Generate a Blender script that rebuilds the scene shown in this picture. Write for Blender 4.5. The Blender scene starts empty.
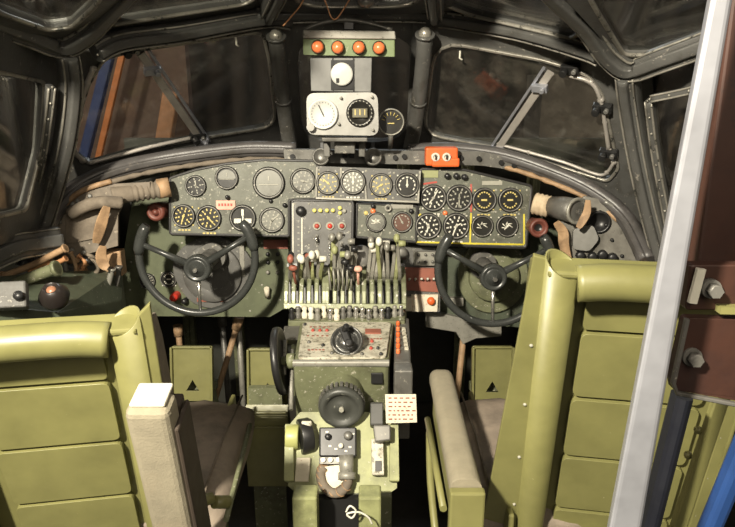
import bpy, bmesh, math, random
from math import sin, cos, pi, radians as R
from mathutils import Vector as V, Matrix as MX
from mathutils.geometry import tessellate_polygon
random.seed(7)
C = bpy.context.scene.collection
# ------------------------------------------------------------------ camera
F = 636.0; PITCH = R(16); EYE = V((0, 0, 1.45))
FW = V((0, cos(PITCH), -sin(PITCH))); UP = V((0, sin(PITCH), cos(PITCH))); RT = V((1, 0, 0))
def ray(px, py): return FW + RT*((px-367.5)/F) + UP*((263.5-py)/F)
def P(px, py, Y):
    r = ray(px, py); return EYE + r*(Y/r.y)
def PZ(px, py, z):
    r = ray(px, py); return EYE + r*((z-EYE.z)/r.z)
cd = bpy.data.cameras.new('camera'); cam = bpy.data.objects.new('camera', cd); C.objects.link(cam)
cam.location = EYE; cam.rotation_euler = (pi/2-PITCH, 0, 0); cd.sensor_width = 36; cd.lens = 36*F/735; cd.clip_start = .02
bpy.context.scene.camera = cam

class PL:
    """a flat working plane: x right, y up, z towards the cockpit"""
    def __init__(s, px, py, Y, tilt=0, yaw=0, roll=0, o=None):
        o = o or P(px, py, Y)
        s.M = MX.Translation(o) @ (MX.Rotation(R(yaw), 4, 'Z') @ MX.Rotation(R(90-tilt), 4, 'X') @ MX.Rotation(R(roll), 4, 'Z'))
        s.fin()
    def fin(s):
        s.o = s.M.translation.copy(); s.I = s.M.inverted(); s.n = s.M.col[2].to_3d()
        s.s = (s.o-EYE).dot(FW)/F
    def h(s, px, py, dz=0):
        r = ray(px, py); o = s.o + s.n*dz
        t = (o-EYE).dot(s.n)/r.dot(s.n)
        q = s.I @ (EYE + r*t); return (q.x, q.y)
    def hs(s, pts, dz=0): return [s.h(x, y, dz) for x, y in pts]
    def w(s, x, y, z=0): return s.M @ V((x, y, z))
def PL3(a, b, c):
    A, B, D = P(*a), P(*b), P(*c)
    u = (B-A).normalized(); n = u.cross(D-A).normalized()
    if n.dot(EYE-A) < 0: n = -n
    v = n.cross(u); m = MX.Identity(4)
    for i in range(3): m[i][0] = u[i]; m[i][1] = v[i]; m[i][2] = n[i]; m[i][3] = A[i]
    p = PL.__new__(PL); p.M = m; p.fin(); return p

# ------------------------------------------------------------------ mesh builder
class MB:
    def __init__(s, M=None):
        s.vs = []; s.fs = []; s.M = M if M is not None else MX.Identity(4)
    def raw(s, vs, fs, mi=0, sm=False, M=None):
        b = len(s.vs); m = s.M if M is None else s.M @ M
        s.vs += [m @ V(v) for v in vs]
        s.fs += [(tuple(b+i for i in f), mi, sm) for f in fs]
        return s
    def box(s, c, d, mi=0, M=None):
        x, y, z = c; a, b, e = d[0]/2, d[1]/2, d[2]/2
        vs = [(x+i*a, y+j*b, z+k*e) for k in (-1, 1) for j in (-1, 1) for i in (-1, 1)]
        return s.raw(vs, [(0,2,3,1),(4,5,7,6),(0,1,5,4),(2,6,7,3),(0,4,6,2),(1,3,7,5)], mi, False, M)
    def cyl(s, p0, p1, r0, r1=None, seg=16, mi=0, cap=True, sm=True):
        r1 = r0 if r1 is None else r1
        p0, p1 = V(p0), V(p1); q = (p1-p0).to_track_quat('Z', 'Y').to_matrix()
        vs = [p+q@V((r*cos(2*pi*i/seg), r*sin(2*pi*i/seg), 0)) for p, r in ((p0, r0), (p1, r1)) for i in range(seg)]
        s.raw(vs, [(i, (i+1)%seg, seg+(i+1)%seg, seg+i) for i in range(seg)], mi, sm)
        if cap: s.raw(vs, [tuple(range(seg))[::-1], tuple(range(seg, 2*seg))], mi, False)
        return s
    def lathe(s, prof, c=(0,0,0), seg=24, mi=0, M=None, sm=True, mis=None):
        vs = [(c[0]+r*cos(2*pi*i/seg), c[1]+r*sin(2*pi*i/seg), c[2]+z) for r, z in prof for i in range(seg)]
        for k in range(len(prof)-1):
            s.raw(vs[k*seg:(k+2)*seg], [(i, (i+1)%seg, seg+(i+1)%seg, seg+i) for i in range(seg)], mis[k] if mis else mi, sm, M)
        return s
    def disc(s, c, r, mi=0, seg=24, rx=1, ry=1):
        return s.raw([(c[0]+rx*r*cos(2*pi*i/seg), c[1]+ry*r*sin(2*pi*i/seg), c[2]) for i in range(seg)], [tuple(range(seg))], mi)
    def ball(s, c, r, mi=0, seg=12, sc=(1,1,1)):
        n = seg//2
        vs = [(c[0]+sc[0]*r*sin(pi*k/n)*cos(2*pi*i/seg), c[1]+sc[1]*r*sin(pi*k/n)*sin(2*pi*i/seg), c[2]-sc[2]*r*cos(pi*k/n)) for k in range(n+1) for i in range(seg)]
        return s.raw(vs, [(k*seg+i, k*seg+(i+1)%seg, (k+1)*seg+(i+1)%seg, (k+1)*seg+i) for k in range(n) for i in range(seg)], mi, True)
    def sweep(s, pts, prof, ref=None, mi=0, closed=False, sm=False, cap=True, scale=None):
        """prof: closed 2d loop (side, out); ref: centre that 'out' points to (None = parallel transport)"""
        pts = [V(p) for p in pts]; n = len(pts); m = len(prof); vs = []; nx = None
        for i, p in enumerate(pts):
            a = pts[(i-1)%n] if (closed or i) else p; b = pts[(i+1)%n] if (closed or i < n-1) else p
            t = (b-a).normalized()
            if ref is not None:
                o = V(ref)-p; o = (o-t*o.dot(t)).normalized()
            else:
                if nx is None: nx = V((0,0,1)) if abs(t.z) < .9 else V((1,0,0))
                o = (nx-t*nx.dot(t)).normalized(); nx = o
            sd = t.cross(o)
            k = 1 if scale is None else scale[i]
            vs += [p+sd*(x*k)+o*(y*k) for x, y in prof]
        R_ = n if closed else n-1
        s.raw(vs, [(i*m+j, i*m+(j+1)%m, ((i+1)%n)*m+(j+1)%m, ((i+1)%n)*m+j) for i in range(R_) for j in range(m)], mi, sm)
        if cap and not closed: s.raw(vs, [tuple(range(m))[::-1], tuple((n-1)*m+j for j in range(m))], mi)
        return s
    def tube(s, pts, r, seg=8, mi=0, closed=False, scale=None):
        return s.sweep(pts, [(r*cos(2*pi*j/seg), r*sin(2*pi*j/seg)) for j in range(seg)], None, mi, closed, True, True, scale)
    def plate(s, outer, z0, z1, holes=(), mi=0, mi_side=None):
        loops = [outer]+list(holes); flat = [p for l in loops for p in l]
        tr = tessellate_polygon([[V((x, y, 0)) for x, y in l] for l in loops])
        ms = mi if mi_side is None else mi_side
        s.raw([(x, y, z1) for x, y in flat], tr, mi)
        s.raw([(x, y, z0) for x, y in flat], [t[::-1] for t in tr], mi)
        b = 0
        for l in loops:
            n = len(l)
            s.raw([(x, y, z) for z in (z0, z1) for x, y in l], [(i, (i+1)%n, n+(i+1)%n, n+i) for i in range(n)], ms)
        return s
    def build(s, name, mats, parent=None, bev=0, sub=0, loc=None, seg=2):
        me = bpy.data.meshes.new(name)
        if parent is not None:
            lo = parent.matrix_world.translation if parent.get('_l') is None else V(parent['_l'])
        else:
            lo = V(loc) if loc is not None else sum(s.vs, V((0,0,0)))/len(s.vs)
        me.from_pydata([v-lo for v in s.vs], [], [f[0] for f in s.fs])
        mats = mats if isinstance(mats, (list, tuple)) else [mats]
        for m in mats: me.materials.append(m)
        for p, f in zip(me.polygons, s.fs): p.material_index = min(f[1], len(mats)-1); p.use_smooth = f[2]
        bm = bmesh.new(); bm.from_mesh(me)
        bmesh.ops.remove_doubles(bm, verts=bm.verts, dist=2e-6)
        bmesh.ops.recalc_face_normals(bm, faces=bm.faces); bm.to_mesh(me); bm.free()
        o = bpy.data.objects.new(name, me); C.objects.link(o)
        o['_l'] = list(lo)
        if parent is not None: o.parent = parent
        else: o.location = lo
        if bev:
            b = o.modifiers.new('bevel', 'BEVEL'); b.width = bev; b.segments = seg; b.limit_method = 'ANGLE'; b.angle_limit = R(35)
        if sub:
            b = o.modifiers.new('sub', 'SUBSURF'); b.levels = sub; b.render_levels = sub
            for p in me.polygons: p.use_smooth = True
        return o
def tag(o, label, cat, group=None):
    o['label'] = label; o['category'] = cat
    if group: o['group'] = group
    return o
def thing(name, label, cat, loc, group=None):
    o = bpy.data.objects.new(name, None); C.objects.link(o); o.empty_display_size = .02
    o.location = loc; o['_l'] = list(V(loc)); return tag(o, label, cat, group)
def struct(o): o['kind'] = 'structure'; return o
def sempty(name, loc):
    o = bpy.data.objects.new(name, None); C.objects.link(o); o.location = loc; o['_l'] = list(V(loc)); return struct(o)
def lab(o, l): o['label'] = l; return o
def rrect(w, h, r, n=4):
    return [(sx*(w/2-r)+r*cos(a0+pi/2*k/n), sy*(h/2-r)+r*sin(a0+pi/2*k/n)) for sx, sy, a0 in ((1,1,0),(-1,1,pi/2),(-1,-1,pi),(1,-1,1.5*pi)) for k in range(n+1)]
def smooth(pts, k=6, closed=False):
    pts = [V(p) for p in pts]; n = len(pts); out = []
    rng = range(n) if closed else range(n-1)
    for i in rng:
        g = lambda j: pts[j%n] if closed else pts[max(0, min(n-1, j))]
        a, b, c, d = g(i-1), g(i), g(i+1), g(i+2)
        for q in range(k):
            t = q/k; out.append(.5*((2*b)+(c-a)*t+(2*a-5*b+4*c-d)*t*t+(3*b-a-3*c+d)*t**3))
    if not closed: out.append(pts[-1])
    return out
def roundpoly(pts, f=.3, n=4):
    out = []; N = len(pts)
    for i in range(N):
        a, b, c = V(pts[i-1]), V(pts[i]), V(pts[(i+1)%N])
        rr = min((a-b).length, (c-b).length)*f
        p = b+(a-b).normalized()*rr; q = b+(c-b).normalized()*rr
        for k in range(n+1):
            t = k/n; v = p*(1-t)**2+b*2*t*(1-t)+q*t*t; out.append((v.x, v.y))
    return out

# ------------------------------------------------------------------ materials
MATS = {}
def mat(name, col, rough=.5, metal=0, wear=0, wcol=(.5,.48,.4), wscale=60, dirt=0, dcol=(.03,.025,.015), dscale=9, bump=0, bscale=200, spec=.5, emit=0, ecol=None, wmetal=0):
    m = bpy.data.materials.new(name); m.use_nodes = True; nt = m.node_tree; N = nt.nodes; L = nt.links
    b = N['Principled BSDF']; b.inputs['Roughness'].default_value = rough; b.inputs['Metallic'].default_value = metal
    b.inputs['Specular IOR Level'].default_value = spec; b.inputs['Base Color'].default_value = (*col, 1)
    tc = N.new('ShaderNodeTexCoord')
    out = None
    def noise(sc, det=4, ro=.6):
        n = N.new('ShaderNodeTexNoise'); n.inputs['Scale'].default_value = sc; n.inputs['Detail'].default_value = det; n.inputs['Roughness'].default_value = ro
        L.new(tc.outputs['Object'], n.inputs['Vector']); return n.outputs['Fac']
    def ramp(src, lo, hi):
        r = N.new('ShaderNodeMapRange'); r.inputs['From Min'].default_value = lo; r.inputs['From Max'].default_value = hi; r.clamp = True
        L.new(src, r.inputs['Value']); return r.outputs['Result']
    def mix(fac, a, bcol):
        x = N.new('ShaderNodeMix'); x.data_type = 'RGBA'; L.new(fac, x.inputs[0])
        if hasattr(a, 'links'): L.new(a, x.inputs[6])
        else: x.inputs[6].default_value = (*a, 1)
        x.inputs[7].default_value = (*bcol, 1); return x.outputs[2]
    cur = col
    v = noise(dscale*2.5, 3); cur = mix(ramp(v, .35, .8), cur, tuple(c*.72 for c in col))
    if dirt: cur = mix(ramp(noise(dscale, 6, .7), .66-dirt*.35, .8), cur, dcol)
    if wear:
        w = ramp(noise(wscale, 5, .75), .72-wear*.3, .74-wear*.3+.03); cur = mix(w, cur, wcol)
    L.new(cur, b.inputs['Base Color'])
    rr = N.new('ShaderNodeMapRange'); rr.inputs['To Min'].default_value = max(0, rough-.1); rr.inputs['To Max'].default_value = min(1, rough+.15)
    L.new(noise(30, 3), rr.inputs['Value']); L.new(rr.outputs['Result'], b.inputs['Roughness'])
    if bump:
        bp = N.new('ShaderNodeBump'); bp.inputs['Strength'].default_value = bump; bp.inputs['Distance'].default_value = .002
        L.new(noise(bscale, 4), bp.inputs['Height']); L.new(bp.outputs['Normal'], b.inputs['Normal'])
    if emit:
        b.inputs['Emission Color'].default_value = (*(ecol or col), 1); b.inputs['Emission Strength'].default_value = emit
    MATS[name] = m; return m
frame_black = mat('frame_black', (.095,.094,.088), .34, 0, wear=.34, wcol=(.26,.24,.21), wscale=45, dirt=.3, bump=.3)
frame_edge = mat('frame_edge', (.4,.38,.33), .36, .5, wear=.5, wcol=(.05,.05,.045), wscale=40, dirt=.5)
coaming = mat('coaming', (.085,.08,.078), .36, 0, wear=.3, wcol=(.16,.14,.12), wscale=30, dirt=.4, bump=.2)
green_dark = mat('green_dark', (.075,.09,.06), .5, 0, wear=.35, wcol=(.2,.2,.16), wscale=70, dirt=.5, bump=.15)
panel_m = mat('panel_paint', (.125,.13,.1), .48, 0, wear=.45, wcol=(.33,.32,.26), wscale=80, dirt=.4, bump=.15)
panel_grey = mat('panel_grey', (.11,.108,.1), .5, 0, wear=.4, wcol=(.32,.31,.27), wscale=70, dirt=.4, bump=.1)
strip_m = mat('strip_metal', (.3,.29,.25), .45, .3, wear=.4, wcol=(.1,.1,.08), wscale=90, dirt=.3)
seat_green = mat('seat_green', (.2,.193,.072), .4, 0, wear=.06, wcol=(.5,.48,.3), wscale=90, dirt=.35, dcol=(.2,.19,.075), dscale=5)
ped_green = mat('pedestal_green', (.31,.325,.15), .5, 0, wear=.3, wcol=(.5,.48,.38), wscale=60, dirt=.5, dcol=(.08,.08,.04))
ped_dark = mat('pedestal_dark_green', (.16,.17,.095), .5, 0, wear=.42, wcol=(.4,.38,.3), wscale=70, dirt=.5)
deck_m = mat('worn_deck', (.55,.52,.42), .5, 0, wear=.62, wcol=(.15,.14,.1), wscale=75, dirt=.45, dcol=(.16,.13,.08), dscale=22)
black = mat('black_paint', (.018,.018,.018), .35, 0, wear=.2, wcol=(.1,.1,.09), wscale=60)
rubber = mat('black_rubber', (.022,.021,.02), .42, 0, dirt=.2, dcol=(.05,.045,.04))
wheel_m = mat('wheel_black', (.045,.048,.045), .26, 0, wear=.12, wcol=(.15,.15,.13), wscale=50)
face_m = mat('dial_black', (.022,.021,.018), .3, 0)
face_grey = mat('dial_grey', (.2,.2,.17), .35, 0, dirt=.4)
face_brown = mat('dial_brown', (.12,.055,.035), .4, 0)
mark_w = mat('mark_white', (.7,.68,.58), .5)
mark_g = mat('mark_grey', (.36,.35,.29), .5)
mark_y = mat('mark_yellow', (.62,.5,.17), .5)
yellow = mat('yellow_line', (.6,.5,.03), .5, wear=.3, wcol=(.15,.14,.08), wscale=90)
redline = mat('red_line', (.4,.06,.04), .5, wear=.3, wcol=(.12,.1,.08), wscale=90)
orange = mat('orange_paint', (.78,.14,.03), .45, wear=.15, wcol=(.25,.08,.04), wscale=50)
lamp_or = mat('orange_glass', (.8,.2,.07), .25, wear=.3, wcol=(.8,.45,.28), wscale=120)
red = mat('red_paint', (.7,.05,.03), .35)
redbrown = mat('red_brown', (.3,.1,.065), .5, wear=.3, wcol=(.2,.18,.13), wscale=80)
ring_red = mat('ring_red', (.16,.05,.035), .45, 0, wear=.3, wcol=(.08,.04,.03), wscale=60)
pink = mat('pink_card', (.78,.42,.32), .6)
silver = mat('silver', (.29,.285,.265), .42, .55, wear=.25, wcol=(.15,.15,.13), wscale=50)
alu = mat('aluminium', (.4,.41,.45), .4, .55, wear=.12, wcol=(.3,.3,.3), wscale=18)
pale_metal = mat('pale_metal', (.45,.42,.38), .4, .3, wear=.3, wcol=(.2,.18,.16), wscale=40)
chrome = mat('bright_metal', (.75,.73,.68), .22, .9)
greymetal = mat('grey_metal', (.17,.165,.15), .45, .4, wear=.4, wcol=(.35,.33,.28), wscale=60, dirt=.4)
white_d = mat('white_dial', (.6,.6,.56), .4, wear=.15, wcol=(.4,.4,.36), wscale=70)
canvas = mat('beige_canvas', (.27,.24,.17), .85, 0, dirt=.4, dcol=(.26,.22,.15), bump=.5, bscale=300, wear=.15, wcol=(.3,.25,.17), wscale=20)
leather = mat('tan_leather', (.42,.27,.15), .6, 0, dirt=.6, dcol=(.1,.06,.03), dscale=18, bump=.4)
taupe = mat('taupe_canvas', (.2,.165,.125), .8, 0, dirt=.5, dcol=(.08,.065,.05), dscale=14, bump=.4)
cushion_m = mat('cushion_cloth', (.27,.22,.17), .8, 0, dirt=.5, dcol=(.09,.075,.06), dscale=7, bump=.5, bscale=60)
rust = mat('rust_brown', (.05,.021,.014), .5, .1, wear=.35, wcol=(.03,.015,.012), wscale=14, dirt=.5, dcol=(.02,.01,.01))
blue = mat('blue_paint', (.015,.045,.15), .4)
copper = mat('copper_wire', (.6,.3,.14), .4, .3)
shell_m = mat('shell_dark', (.04,.042,.034), .55, 0, wear=.25, wcol=(.1,.1,.08), wscale=20, dirt=.6)
floor_m = mat('floor_dark', (.045,.042,.035), .6, 0, dirt=.6)
card = mat('cream_card', (.72,.66,.52), .7, wear=.35, wcol=(.3,.14,.1), wscale=110)
yel_lamp = mat('yellow_lamp', (.72,.66,.2), .3)
hangar_m = mat('hangar_wall', (.035,.03,.027), .7)
def stripes(m):
    nt = m.node_tree; N = nt.nodes; L = nt.links; b = N['Principled BSDF']
    w = N.new('ShaderNodeTexWave'); w.inputs['Scale'].default_value = 1.1; w.inputs['Distortion'].default_value = 2.5; w.inputs['Detail'].default_value = 3
    tc = N.new('ShaderNodeTexCoord'); L.new(tc.outputs['Object'], w.inputs['Vector'])
    x = N.new('ShaderNodeMix'); x.data_type = 'RGBA'; L.new(w.outputs['Fac'], x.inputs[0]); x.inputs[6].default_value = (.012,.011,.01,1); x.inputs[7].default_value = (.055,.045,.038,1)
    L.new(x.outputs[2], b.inputs['Base Color'])
stripes(hangar_m)
def glassmat():
    m = bpy.data.materials.new('window_glass'); m.use_nodes = True; nt = m.node_tree; N = nt.nodes; L = nt.links
    N.remove(N['Principled BSDF']); o = N['Material Output']
    t = N.new('ShaderNodeBsdfTransparent'); t.inputs[0].default_value = (.86,.87,.85,1)
    g = N.new('ShaderNodeBsdfGlossy'); g.inputs['Roughness'].default_value = .06
    d = N.new('ShaderNodeBsdfDiffuse'); d.inputs[0].default_value = (.3,.27,.22,1)
    lw = N.new('ShaderNodeLayerWeight'); lw.inputs[0].default_value = .5
    pw = N.new('ShaderNodeMath'); pw.operation = 'POWER'; pw.inputs[1].default_value = 4; L.new(lw.outputs['Facing'], pw.inputs[0])
    f = N.new('ShaderNodeMath'); f.operation = 'MULTIPLY_ADD'; f.inputs[1].default_value = .9; f.inputs[2].default_value = .045; L.new(pw.outputs[0], f.inputs[0])
    m1 = N.new('ShaderNodeMixShader'); L.new(f.outputs[0], m1.inputs[0]); L.new(t.outputs[0], m1.inputs[1]); L.new(g.outputs[0], m1.inputs[2])
    n = N.new('ShaderNodeTexNoise'); n.inputs['Scale'].default_value = 9; n.inputs['Detail'].default_value = 8; n.inputs['Roughness'].default_value = .7
    tc = N.new('ShaderNodeTexCoord'); L.new(tc.outputs['Object'], n.inputs['Vector'])
    mr = N.new('ShaderNodeMapRange'); mr.inputs[1].default_value = .45; mr.inputs[2].default_value = .8; mr.inputs[3].default_value = .012; mr.inputs[4].default_value = .16
    L.new(n.outputs['Fac'], mr.inputs[0])
    m2 = N.new('ShaderNodeMixShader'); L.new(mr.outputs[0], m2.inputs[0]); L.new(m1.outputs[0], m2.inputs[1]); L.new(d.outputs[0], m2.inputs[2])
    L.new(m2.outputs[0], o.inputs[0]); return m
glass = glassmat()

# ------------------------------------------------------------------ the shell and the canopy
CEN = V((-.02, .95, 1.2))
def rivets(b, pts, step, r=.003, off=0):
    acc = 0
    for a, c in zip(pts[:-1], pts[1:]):
        d = (c-a).length; t = acc
        while t < d:
            p = a.lerp(c, t/d); o = (CEN-p).normalized(); b.ball(p+o*off, r, 1, 6); t += step
        acc = t-d
ntrim = [0]
def beam(pts, w, d=.05, lip=True, name=None, edge=True, sm=True):
    """canopy frame member: a rounded bar, a raised rail, thin worn edges and rivets"""
    ntrim[0] += 1
    q = smooth([P(*p) for p in pts], 5) if sm else [P(*p) for p in pts]
    b = MB()
    b.sweep(q, rrect(w, d, min(w, d)*.3), CEN, 0, sm=True)
    if lip:
        b.sweep(q, [(x, y+d/2+.006) for x, y in rrect(w*.45, .02, .006)], CEN, 0, sm=True)
    if edge:
        for s_ in (-1, 1):
            b.sweep(q, [(x+s_*w*.42, y+d/2) for x, y in rrect(.0045, .006, .0015, 2)], CEN, 1, sm=True)
    rivets(b, q, .045, .0035, d/2+.002)
    return struct(b.build(name or 'trim_%d' % ntrim[0], [frame_black, frame_edge]))
nwin = [0]
def window(plane, outer, hole, thick=.02, rimr=.0045, edgemat=None, gz=-.012, rim=True, f=.28, extra=None):
    nwin[0] += 1
    root = sempty('window_%d' % nwin[0], plane.o)
    ho = roundpoly(plane.hs(hole), f)
    MB(plane.M).plate(plane.hs(outer), -thick, 0, [ho]).build('window_frame', frame_black, root)
    MB(plane.M).plate([(x*1.0, y*1.0) for x, y in ho], gz-.002, gz+.002).build('pane', glass, root)
    if rim:
        MB(plane.M).sweep([V((x, y, .003)) for x, y in ho], rrect(rimr*2, rimr*2, rimr*.5, 2), None, 0, True, True).build('rim', edgemat or frame_edge, root)
    return root
wl = PL3((75,165,1.92), (275,135,2.28), (265,30,1.98))
w1 = window(wl, [(40,215),(48,60),(110,38),(270,12),(292,25),(302,153),(200,166),(100,190)],
       [(72,150),(78,118),(88,84),(104,57),(140,49),(262,31),(269,60),(276,126),(205,137),(150,147),(90,164)])
wr = PL3((420,150,2.28), (615,178,1.92), (440,35,1.98))
w2 = window(wr, [(413,15),(590,45),(650,60),(672,262),(600,205),(520,168),(405,155)],
       [(436,40),(545,60),(588,74),(603,95),(612,135),(619,168),(608,181),(540,160),(495,147),(424,134)])
wc = PL3((290,150,2.3), (415,150,2.3), (290,25,2.03))
window(wc, [(272,12),(438,14),(425,158),(285,158)], [(296,34),(417,36),(406,142),(302,142)], rim=False)
sl = PL3((0,212,1.50), (50,208,1.76), (0,80,1.45))
window(sl, [(-120,20),(0,30),(62,52),(85,75),(66,180),(50,230),(0,245),(-120,275)], [(-90,66),(0,72),(44,82),(40,150),(25,210),(-90,236)], f=.12)
sr = PL3((735,262,1.50), (662,250,1.78), (735,80,1.45))
window(sr, [(870,10),(735,30),(628,68),(640,160),(664,275),(735,300),(870,330)], [(840,50),(735,78),(648,100),(655,160),(672,240),(735,262),(840,290)], f=.12)
rl = PL3((0,24,1.42), (60,48,1.63), (105,-40,1.25))
window(rl, [(-120,-30),(0,32),(58,58),(118,10),(165,-90),(-120,-120)], [(-95,-50),(0,12),(48,29),(72,26),(98,2),(125,-75),(-95,-95)])
rr_ = PL3((735,24,1.42), (632,68,1.63), (578,-40,1.25))
window(rr_, [(850,-60),(735,38),(632,72),(566,0),(520,-90),(850,-120)], [(830,-70),(735,26),(650,54),(624,54),(592,2),(555,-75),(830,-95)])
tl = PL3((110,32,1.68), (268,8,1.98), (200,-70,1.32))
window(tl, [(95,45),(272,18),(300,-20),(300,-100),(160,-100),(100,10)], [(112,24),(130,21),(248,3),(272,-18),(285,-80),(170,-80),(122,2)])
tc_ = PL3((290,18,2.0), (430,18,2.0), (290,-70,1.4))
window(tc_, [(262,26),(448,26),(470,-90),(250,-90)], [(296,6),(418,6),(430,-75),(285,-75)])
tr = PL3((440,10,1.98), (590,45,1.68), (500,-70,1.32))
window(tr, [(420,20),(595,58),(600,10),(545,-100),(420,-100)], [(440,2),(470,14),(572,38),(582,30),(562,0),(530,-80),(430,-80)])
# frame members
beam([(160,-70,1.25),(128,-20,1.42),(104,8,1.52),(84,30,1.58),(60,44,1.6),(30,34,1.54),(0,22,1.47),(-90,-20,1.25)], .062, .04)
beam([(66,52,1.61),(70,85,1.66),(66,130,1.70),(56,175,1.73),(38,232,1.74),(22,262,1.74)], .05, .045)
beam([(50,86,1.60),(46,120,1.63),(38,170,1.67),(24,212,1.70)], .018, .02, lip=False)
beam([(94,52,1.63),(120,40,1.68),(180,32,1.8),(262,18,1.96),(290,20,2.0)], .05, .04)
beam([(505,-70,1.25),(553,-15,1.4),(588,20,1.5),(610,52,1.58),(632,68,1.6),(665,58,1.54),(735,32,1.44),(840,-10,1.25)], .062, .04)
beam([(628,72,1.61),(632,110,1.67),(640,160,1.71),(652,215,1.73),(668,275,1.73)], .05, .045)
beam([(650,100,1.58),(656,150,1.62),(666,205,1.65),(674,250,1.66)], .018, .02, lip=False)
beam([(652,98,1.56),(690,90,1.5),(735,76,1.42),(820,50,1.3)], .016, .02, lip=False)
beam([(430,20,2.0),(446,18,1.97),(520,30,1.82),(585,48,1.68),(604,56,1.64)], .05, .04)
beam([(255,14,1.95),(300,13,1.99),(362,12,2.0),(425,13,1.99),(440,17,1.97)], .05, .04)
beam([(300,-80,1.35),(285,-25,1.6),(268,12,1.9)], .045, .04)
beam([(420,-80,1.35),(432,-25,1.6),(436,12,1.9)], .045, .04)
beam([(-110,305,1.35),(0,252,1.56),(30,244,1.66),(58,240,1.72)], .075, .05)        # sill under the left side window
beam([(664,268,1.72),(735,298,1.55),(850,340,1.3)], .075, .05)
# round posts beside the centre pane
for pts in ([(276,36,1.93),(280,75,2.0),(286,122,2.1),(290,146,2.15)], [(425,34,1.93),(422,75,2.0),(415,125,2.1),(410,148,2.15)]):
    ntrim[0] += 1
    q = [P(*p) for p in pts]; b = MB()
    b.tube(smooth(q, 4), .024, 14)
    b.tube([q[0], q[0].lerp(q[1], .06)], .029, 14); b.ball(q[0], .02, 1, 10); b.tube([q[1].lerp(q[2],.5), q[1].lerp(q[2],.55)], .027, 14)
    struct(b.build('trim_%d' % ntrim[0], [frame_black, frame_edge]))
# diagonal bars and opening-pane hardware, mounted to the windshields
def diag(root, plane, a, b_, sgn):
    (x0, y0), (x1, y1) = plane.h(*a), plane.h(*b_)
    d = V((x1-x0, y1-y0, 0)).normalized(); nrm = V((-d.y, d.x, 0))*sgn
    A = V((x0, y0, .012)); B = V((x1, y1, .012))
    MB(plane.M).sweep([A, B], rrect(.008, .016, .002, 2)).build('bright_strip', alu, root)
    o = nrm*.022
    MB(plane.M).sweep([A+o, B+o], rrect(.022, .014, .003, 2)).build('slide_bar', pale_metal, root)
    b = MB(plane.M)
    for t in (.14, .93):
        p = A.lerp(B, t)+o
        b.box((p.x, p.y, .026), (.045, .022, .016), M=None); b.cyl((p.x+.01, p.y, .03), (p.x+.01, p.y, .045), .008, seg=10)
    b.build('latch', alu, root, bev=.002)
    return A, B
diag(w1, wl, (146,46), (208,138), -1)
diag(w2, wr, (545,66), (491,147), 1)
def lump(root, plane, pts, r, m, name):
    b = MB(plane.M); q = [V((*plane.h(*p), .012)) for p in pts]
    b.tube(smooth(q, 4), r, 8)
    for i, p in enumerate(q): b.ball(p, r*(1.3+.5*random.random()), 0, 8, (1,1,.6))
    return b.build(name, m, root)
lump(w1, wl, [(92,66),(86,80),(81,96),(79,112),(75,124),(73,140),(74,150),(82,158)], .007, pale_metal, 'seal')
lump(w1, wl, [(90,160),(120,152),(150,144),(196,134)], .006, pale_metal, 'sill_strip')
lump(w2, wr, [(500,142),(530,150),(565,160),(598,172),(608,170),(615,160)], .005, pale_metal, 'sill_strip')
lump(w2, wr, [(565,72),(592,80),(602,98),(606,120),(610,148)], .006, pale_metal, 'seal')
for root, plane, (x, y) in ((w1, wl, (128,45)), (w2, wr, (572,66)), (w2, wr, (604,105)), (w2, wr, (610,150)), (w1, wl, (196,133))):
    b = MB(plane.M); u, v = plane.h(x, y)
    b.box((u, v, .015), (.05, .025, .02)); b.cyl((u-.012, v, .02), (u-.012, v, .045), .011, seg=12); b.cyl((u+.014, v, .02), (u+.014, v, .035), .007, seg=10, mi=1)
    b.build('hinge', [black, silver], root, bev=.002)
for root, plane, (x, y) in ((w1, wl, (234,38)), (w2, wr, (462,52))):
    b = MB(plane.M); u, v = plane.h(x, y); b.tube([V((u, v+.01, .01)), V((u, v-.008, .02)), V((u+.008, v-.014, .02))], .003, 6)
    b.build('clip', mark_w, root)

# body of the nose below the windows
def slab(name, pts, thick, m, holes=()):
    b = MB(); n = len(pts); A = [V(p) for p in pts]
    nn = (A[1]-A[0]).cross(A[2]-A[0]).normalized()*thick
    b.raw([*A, *[p+nn for p in A]], [tuple(range(n)), tuple(range(2*n-1, n-1, -1))]+[(i, (i+1)%n, n+(i+1)%n, n+i) for i in range(n)])
    return struct(b.build(name, m))
xl, xr = -1.02, 1.0
slab('floor', [(xl-.05,-.3,0),(xr+.05,-.3,0),(xr+.05,2.75,0),(xl-.05,2.75,0)], -.04, floor_m)
slab('wall_left', [(xl,-.3,0),(xl,2.7,0),(xl,2.7,1.1),(xl,1.4,1.08),(xl,-.3,1.08)], -.03, shell_m)
slab('wall_right', [(xr,-.3,0),(xr,2.7,0),(xr,2.7,1.1),(xr,1.4,1.08),(xr,-.3,1.08)], .03, shell_m)
slab('wall_front', [(xl,2.7,0),(xr,2.7,0),(xr,2.7,1.22),(xl,2.7,1.22)], -.03, shell_m)
# deck that closes the space between the coaming and the windshield foot
b = MB(); ed = [(40,232,1.72),(62,192,1.84),(100,176,1.93),(200,154,2.10),(300,150,2.14),(410,150,2.14),(520,160,2.08),(600,192,1.93),(650,245,1.72)]
top = [P(*p) for p in ed]; fr = [V((p.x*1.12, min(2.68, p.y+.42), p.z-.03)) for p in top]
n = len(top); b.raw(top+fr, [(i, i+1, n+i+1, n+i) for i in range(n-1)]); b.raw([v-V((0,0,.012)) for v in top+fr], [(i, i+1, n+i+1, n+i) for i in range(n-1)])
struct(b.build('trim_%d' % (ntrim[0]+1), coaming)); ntrim[0] += 1
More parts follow.
